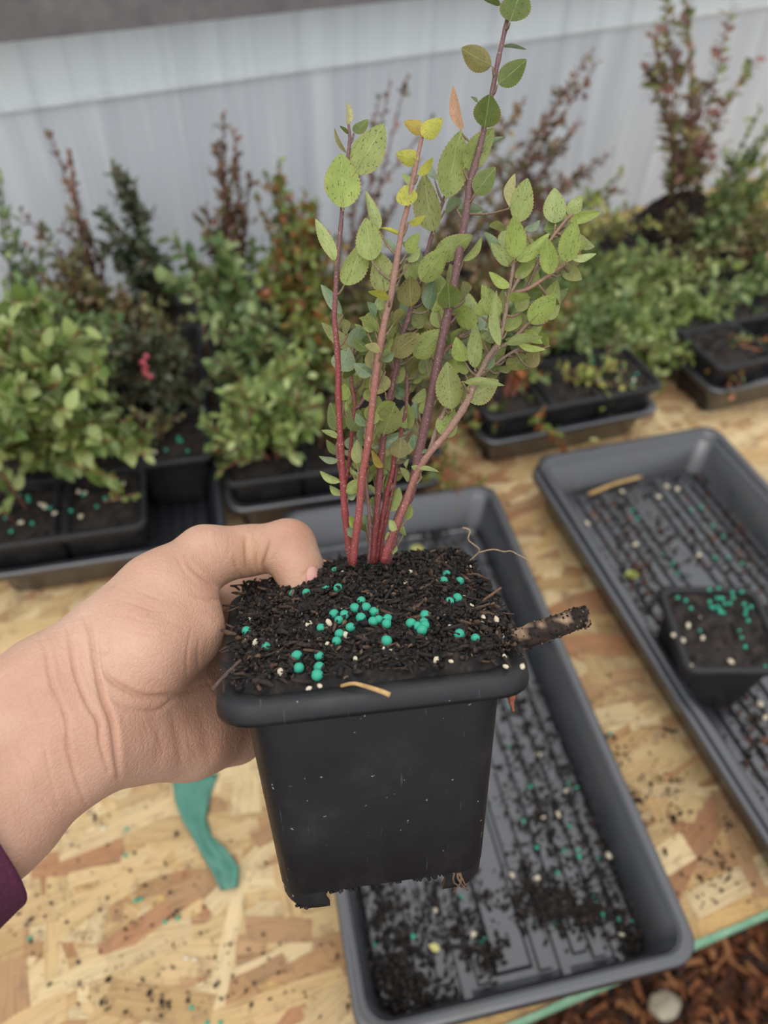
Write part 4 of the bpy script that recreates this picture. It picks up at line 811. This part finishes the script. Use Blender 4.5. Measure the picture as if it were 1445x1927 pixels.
stick('twig','thin brown twig stuck in the soil of the held pot, right side',' twig'.strip(),[wp_(880,1152,.279),wp_(912,1128,.281),wp_(943,1106,.283)],.0007,.0005,M['bark'],(120,88,66),n=6)
stick('twig','thin brown splinter on the left front corner of the held pot','twig',[wp_(400,1298,.238),wp_(425,1270,.243),wp_(453,1242,.249)],.0009,.0005,M['bark'],(96,78,68),n=6)
stick('bark_flake','red bark flake hanging below the held pot rim','bark',[wp_(963,1297,.2545),wp_(962,1318,.255),wp_(966,1338,.256)],.0016,.0005,M['redflake'],n=5,jit=.3)
P=[(870,993),(884,998),(881,1015),(893,1026),(902,1034),(896,1044),(882,1056)]; P2=[(900,1040),(915,1036),(930,1034),(948,1038),(961,1037),(975,1044),(988,1051),(1010,1065)]
mb=MB(); A=smooth_path([wp_(u,v,.318) for u,v in P],26); B=smooth_path([wp_(u,v,.317) for u,v in P2],24); c0=A.mean(0)
for q,r in ((A,.0004),(B,.00032)): V,Fc=tube(q-c0,np.linspace(r,r*.6,len(q)),5,.15); mb.add(V,Fc)
tag(obj('root_strand',mb.me('root_strand',M['rootlet']),loc=c0),'fine branching dry root sticking out above the held soil','root')
# ================================================================== HAND (camera-aligned metric grid, then pot frame)
def cam3(u,v,d): return np.array([(u-IW/2)/F*d,(v-IH/2)/F*d,d])
def cap_sdf(X,a,b,ra,rb):
    ba=b-a; t=np.clip(((X-a)@ba)/(ba@ba),0,1); return np.sqrt((((X-a)-t[:,None]*ba)**2).sum(1))-(ra+(rb-ra)*t)
def smin(a,b,k):
    h=np.clip(.5+.5*(b-a)/k,0,1); return b*(1-h)+a*h-k*h*(1-h)
def CAP(p,q): # (u,v,d,r_px)
    return (cam3(*p[:3]),cam3(*q[:3]),p[3]*p[2]/F,q[3]*q[2]/F)
ARM=[CAP((-360,1640,.215,128),(-94,1446,.243,116)),CAP((-94,1446,.243,116),(105,1306,.262,104)),CAP((105,1306,.262,104),(235,1215,.277,92)),
     CAP((-270,1740,.215,128),(-26,1540,.243,114)),CAP((-26,1540,.243,114),(158,1384,.262,100)),CAP((158,1384,.262,100),(262,1372,.280,84))]
PALM=[CAP((215,1192,.277,72),(300,1118,.291,70)),CAP((300,1118,.291,70),(388,1048,.306,58)),           # thumb metacarpal
      CAP((268,1232,.272,92),(338,1185,.286,84)),                                                    # thenar
      CAP((262,1380,.282,80),(352,1380,.300,76)),CAP((352,1380,.300,76),(440,1372,.325,66)),            # hypothenar
      CAP((300,1300,.300,90),(400,1265,.332,80)),CAP((330,1180,.305,74),(408,1150,.338,48))]
THUMB=[CAP((388,1048,.306,57),(468,1036,.315,47)),CAP((468,1036,.315,45),(543,1026,.321,49)),CAP((543,1026,.321,49),(561,1070,.316,47)),CAP((561,1070,.316,46),(574,1116,.311,39))]
FING=[[(405,1150,.340,42),(470,1105,.357,36),(600,1088,.361,34),(700,1100,.360,31),(760,1118,.358,27)],
      [(402,1215,.338,42),(470,1190,.358,38),(600,1180,.363,35),(715,1185,.362,32),(785,1195,.360,28)],
      [(404,1290,.336,42),(470,1272,.356,37),(590,1262,.361,34),(690,1268,.360,31),(755,1275,.358,27)],
      [(412,1360,.330,42),(480,1352,.350,34),(575,1345,.356,31),(650,1350,.356,28),(700,1355,.354,24)]]
FING=[[(u,v,d-(0 if u<440 else (.006 if fi==0 else .009)*min(1,(u-440)/120+.3)),r) for u,v,d,r in fg] for fi,fg in enumerate(FING)]   # close the grip on the pot's back face
hh=.00125
lo=np.array([-.166,-.006,.178]); hi=np.array([.024,.168,.386]); dims=np.ceil((hi-lo)/hh).astype(int)
gx,gy,gz=[lo[i]+np.arange(dims[i])*hh for i in range(3)]
def grid_sdf():
    out=np.full(dims,1.0,np.float32)
    # evaluate slab by slab, only where near
    for ix0 in range(0,dims[0],8):
        xs=gx[ix0:ix0+8]; X=np.stack(np.meshgrid(xs,gy,gz,indexing='ij'),-1).reshape(-1,3)
        mn=xs[0]-.03; mx=xs[-1]+.03
        ov=lambda c: (min(c[0][0]-c[2],c[1][0]-c[3])<mx and max(c[0][0]+c[2],c[1][0]+c[3])>mn)
        def un(lst,k):
            d=None
            for c in lst:
                if not ov(c): continue
                e=cap_sdf(X,*c); d=e if d is None else smin(d,e,k)
            return d
        d=None
        for grp,k in ((un(ARM,.012),0),(un(PALM,.011),.012)):
            if grp is not None: d=grp if d is None else smin(d,grp,k)
        th=un(THUMB,.003)
        if th is not None: d=th if d is None else smin(d,th,.004)
        for fg in FING:
            f=un([CAP(a,b) for a,b in zip(fg[:-1],fg[1:])],.003)
            if f is not None: d=f if d is None else smin(d,f,.004)
        if d is not None: out[ix0:ix0+8]=d.reshape(len(xs),dims[1],dims[2])
    return out
def surface_nets(Fv):
    nx,ny,nz=Fv.shape; ins=Fv<0; cnt=np.zeros((nx-1,ny-1,nz-1),np.int8)
    for i in(0,1):
        for j in(0,1):
            for k in(0,1): cnt+=ins[i:nx-1+i,j:ny-1+j,k:nz-1+k]
    act=(cnt>0)&(cnt<8); idx=np.full(act.shape,-1,np.int64); A=np.argwhere(act); idx[act]=np.arange(len(A))
    acc=np.zeros((len(A),3)); num=np.zeros(len(A))
    cor=[(i,j,k) for i in(0,1) for j in(0,1) for k in(0,1)]
    for a in cor:
        for b in cor:
            if sum(abs(np.array(a)-b))==1 and a<b:
                fa=Fv[A[:,0]+a[0],A[:,1]+a[1],A[:,2]+a[2]]; fb=Fv[A[:,0]+b[0],A[:,1]+b[1],A[:,2]+b[2]]; m=(fa<0)!=(fb<0)
                t=fa[m]/(fa[m]-fb[m]); acc[m]+=np.array(a)+t[:,None]*(np.array(b)-np.array(a)); num[m]+=1
    V=lo+(A+acc/num[:,None])*hh; Q=[]
    for ax in range(3):
        sl=[slice(0,s) for s in Fv.shape]; sl2=list(sl); sl[ax]=slice(0,Fv.shape[ax]-1); sl2[ax]=slice(1,Fv.shape[ax])
        E=np.argwhere(ins[tuple(sl)]!=ins[tuple(sl2)]); o1,o2=(ax+1)%3,(ax+2)%3
        E=E[(E[:,o1]>0)&(E[:,o2]>0)&(E[:,o1]<Fv.shape[o1]-1)&(E[:,o2]<Fv.shape[o2]-1)]
        c=[]
        for da,db in((-1,-1),(0,-1),(0,0),(-1,0)):
            e=E.copy(); e[:,o1]+=da; e[:,o2]+=db; c.append(idx[e[:,0],e[:,1],e[:,2]])
        q=np.stack(c,1); fl_=ins[E[:,0],E[:,1],E[:,2]]; q[~fl_]=q[~fl_][:,::-1]; Q.append(q)
    Q=np.concatenate(Q); return V,Q[(Q>=0).all(1)]
HV,HQ=surface_nets(grid_sdf())
me_=bpy.data.meshes.new('h'); me_.from_pydata(HV.tolist(),[],HQ.tolist()); bm=bmesh.new(); bm.from_mesh(me_)
for _ in range(4): bmesh.ops.smooth_vert(bm,verts=bm.verts,factor=.5,use_axis_x=True,use_axis_y=True,use_axis_z=True)
bmesh.ops.recalc_face_normals(bm,faces=bm.faces)
near=[e for e in bm.edges if all(v.co.z<.345 and v.co.x<-.02 for v in e.verts)]
bmesh.ops.subdivide_edges(bm,edges=near,cuts=1,use_grid_fill=True,smooth=0)
for _ in range(2): bmesh.ops.smooth_vert(bm,verts=bm.verts,factor=.5,use_axis_x=True,use_axis_y=True,use_axis_z=True)
bm.normal_update()
V=np.array([v.co[:] for v in bm.verts]); N=np.array([v.normal[:] for v in bm.verts])
U_=IW/2+F*V[:,0]/V[:,2]; W_=IH/2+F*V[:,1]/V[:,2]
vd=V/np.linalg.norm(V,axis=1)[:,None]; facing=np.clip(-(N*vd).sum(1)*2.2,0,1)*(V[:,2]<.345)
def seg_d(poly):
    P=smooth_path(np.array(poly,float),len(poly)*5); best=np.full(len(U_),1e9); par=np.zeros(len(U_)); m_=len(P)-1
    for i_,(a,b) in enumerate(zip(P[:-1],P[1:])):
        ab=b-a; t=np.clip(((U_-a[0])*ab[0]+(W_-a[1])*ab[1])/(ab@ab+1e-9),0,1); dn=np.hypot(U_-a[0]-t*ab[0],W_-a[1]-t*ab[1]); k_=dn<best; best[k_]=dn[k_]; par[k_]=(i_+t[k_])/m_
    return best,np.sqrt(np.clip(np.sin(math.pi*np.clip(par,.02,.98)),0,1))
CRE=[([(160,1160),(170,1190),(180,1252),(193,1312),(210,1355),(217,1406),(223,1462)],5,1.5),
 ([(127,1180),(131,1196),(142,1265),(163,1321),(185,1359),(189,1398),(204,1450)],4,.9),
 ([(80,1205),(86,1226),(97,1286),(124,1350),(129,1406),(142,1458),(162,1515)],4,.75),
 ([(40,1240),(52,1300),(80,1370),(90,1440),(110,1520)],4,.25),
 ([(189,1205),(197,1265),(232,1295),(279,1312),(343,1303),(390,1284)],5,1.25),
 ([(202,1308),(240,1333),(292,1338),(326,1316),(350,1305)],4,.6),
 ([(356,1063),(386,1089),(425,1112)],4,.55),([(360,1118),(395,1128),(425,1130)],4,.5),([(330,1040),(345,1070),(370,1100)],3,.25),
 ([(463,1010),(464,1030),(466,1063),(476,1092)],5,.9),([(511,1020),(503,1045),(498,1067),(504,1095)],4,1.0),([(484,1040),(484,1065),(490,1090)],3,.4),([(440,1050),(448,1075),(458,1092)],3,.45),
 ([(322,1329),(339,1406),(337,1456)],9,.35),([(285,1330),(300,1400),(290,1450)],10,.15),([(375,1330),(385,1390),(400,1440)],10,.18),
 ([(240,1130),(290,1150),(345,1152)],2.5,.22),([(225,1150),(280,1172),(340,1172)],2.5,.2),([(255,1108),(300,1128),(350,1132)],2.5,.2),([(220,1175),(290,1197),(350,1190)],2.5,.18),
 ([(360,1180),(350,1230),(352,1280)],3,.25),([(375,1200),(372,1240),(378,1280)],3,.25),
 ([(540,985),(552,992),(566,992)],3,.18),([(535,996),(550,1003),(572,1004)],3,.18),([(568,1086),(574,1078),(588,1072),(602,1076)],3,.35)]
disp=np.zeros(len(V))
for poly,wd,dp in CRE:
    dd,tp_=seg_d(poly); dp=dp*1.2; g_=np.exp(-(dd/wd)**2)*tp_; disp-=dp/1000*g_*facing; disp+=dp/1000*.12*np.exp(-((dd-wd*2.4)/(wd*1.6))**2)*facing
for (pu_,pv_,r_,a_) in [(310,1215,60,.9),(280,1395,45,.6),(385,1395,35,.7),(150,1430,40,-.5),(60,1450,35,.7),(55,1540,50,-.6),(110,1290,25,.4),(555,985,22,.5)]:
    disp+=a_/1000*np.exp(-((U_-pu_)**2+(W_-pv_)**2)/r_**2)*facing
rc=random.Random(4)                                     # fine skin lines
for (u0,v0,du,dv,ln,an,cnt) in ((300,1180,60,50,46,.25,16),(110,1330,80,90,60,1.25,22),(40,1420,50,90,60,1.1,12),(330,1400,70,40,34,1.3,14),(430,1010,50,22,26,1.4,10),(545,1050,22,40,20,.3,10),(370,1110,30,40,28,.5,10)):
    for _ in range(cnt):
        u=u0+rc.uniform(-du,du); v=v0+rc.uniform(-dv,dv); a_=an+rc.gauss(0,.18); l_=ln*rc.uniform(.6,1.2); dd,tp_=seg_d([(u-math.cos(a_)*l_,v-math.sin(a_)*l_),(u+rc.gauss(0,2),v+rc.gauss(0,2)),(u+math.cos(a_)*l_,v+math.sin(a_)*l_)]); g_=np.exp(-(dd/2.2)**2)*tp_; disp-=.00012*g_*facing
disp+=.0003*np.array([noise.noise(Vector((x*90,y*90,z*90))) for x,y,z in V])
V=V+N*disp[:,None]
tint=np.ones((len(V),3)); 
red=np.exp(-((U_-330)**2/110**2+(W_-1400)**2/60**2))*.8+np.exp(-((U_-560)**2+(W_-1000)**2)/35**2)*.8+np.exp(-((U_-585)**2+(W_-1090)**2)/30**2)*.7+.5*np.exp(-((U_-395)**2+(W_-1100)**2)/40**2)
tint*=1-red[:,None]*np.array([.03,.13,.15])
yel=np.exp(-((U_-470)**2+(W_-1050)**2)/45**2)*.6; tint*=1-yel[:,None]*np.array([.05,.07,.22])
VP=PC+V[:,[0]]*pr-V[:,[1]]*pu+V[:,[2]]*pf                 # pot frame
for v,c in zip(bm.verts,VP): v.co=c
bm.to_mesh(me_); bm.free()
ca=me_.color_attributes.new('col','FLOAT_COLOR','POINT'); cc=np.ones((len(V),4),np.float32); cc[:,:3]=tint; ca.data.foreach_set('color',cc.ravel())
me_.materials.append(M['skin']); me_.polygons.foreach_set('use_smooth',[True]*len(me_.polygons)); me_.update(); me_.name='hand'
person=tag(empty('person',mw=POTM),'bare left hand and forearm gripping the black pot, plum sleeve at the wrist','person')
hand=obj('hand',me_,person)
# thumb nail
bm=bmesh.new(); bmesh.ops.create_uvsphere(bm,u_segments=16,v_segments=10,radius=1)
for v in bm.verts: v.co=Vector((v.co.x*.0038,v.co.y*.0052,v.co.z*.0008-.42*v.co.x**2*.0038))
nm=bpy.data.meshes.new('thumb_nail'); bm.to_mesh(nm); bm.free(); nm.materials.append(M['nail']); nm.polygons.foreach_set('use_smooth',[True]*len(nm.polygons))
nc_=PP(594,1086,.3052); ydir=PP(601,1108,.305)-PP(589,1066,.309); ydir/=np.linalg.norm(ydir); zd=pr*.62-pf*.75+pu*.15; zd-=ydir*(zd@ydir); zd/=np.linalg.norm(zd); xd=np.cross(ydir,zd)
obj('thumb_nail',nm,hand,mw=Matrix([[xd[i],ydir[i],zd[i],nc_[i]] for i in range(3)]+[[0,0,0,1]]))
# sleeve: knitted tube round the forearm, with a turned cuff edge
ax0=cam3(-315,1690,.215); ax1=cam3(-88,1523,.240); adir=(ax1-ax0)/np.linalg.norm(ax1-ax0); pd=np.cross(adir,[0,0,1.]); pd/=np.linalg.norm(pd); bd=np.cross(adir,pd)
loops=[]; nS=40
def ring(c,A,B,fold,seed):
    L=[]
    for k in range(nS):
        th=2*math.pi*k/nS; f=1+fold*noise.noise(Vector((math.cos(th)*1.5,math.sin(th)*1.5,seed))); q=c+pd*A*f*math.cos(th)+bd*B*f*math.sin(th); L.append(PC+q[0]*pr-q[1]*pu+q[2]*pf)
    return L
A0,B0=.0365,.0285
for t,k in ((-.6,1.14),(-.3,1.12),(0,1.10),(.3,1.08),(.5,1.10),(.7,1.05),(.86,1.03),(.95,1.05),(.99,1.06),(1.0,1.03),(.99,1.0),(.9,.985),(.6,.98)):
    loops.append(ring(ax0+(ax1-ax0)*t,A0*k,B0*k,.06,t*3))
Vs,Fs=loft(loops); obj('sleeve',mesh('sleeve',Vs,Fs,M['cloth']),person)
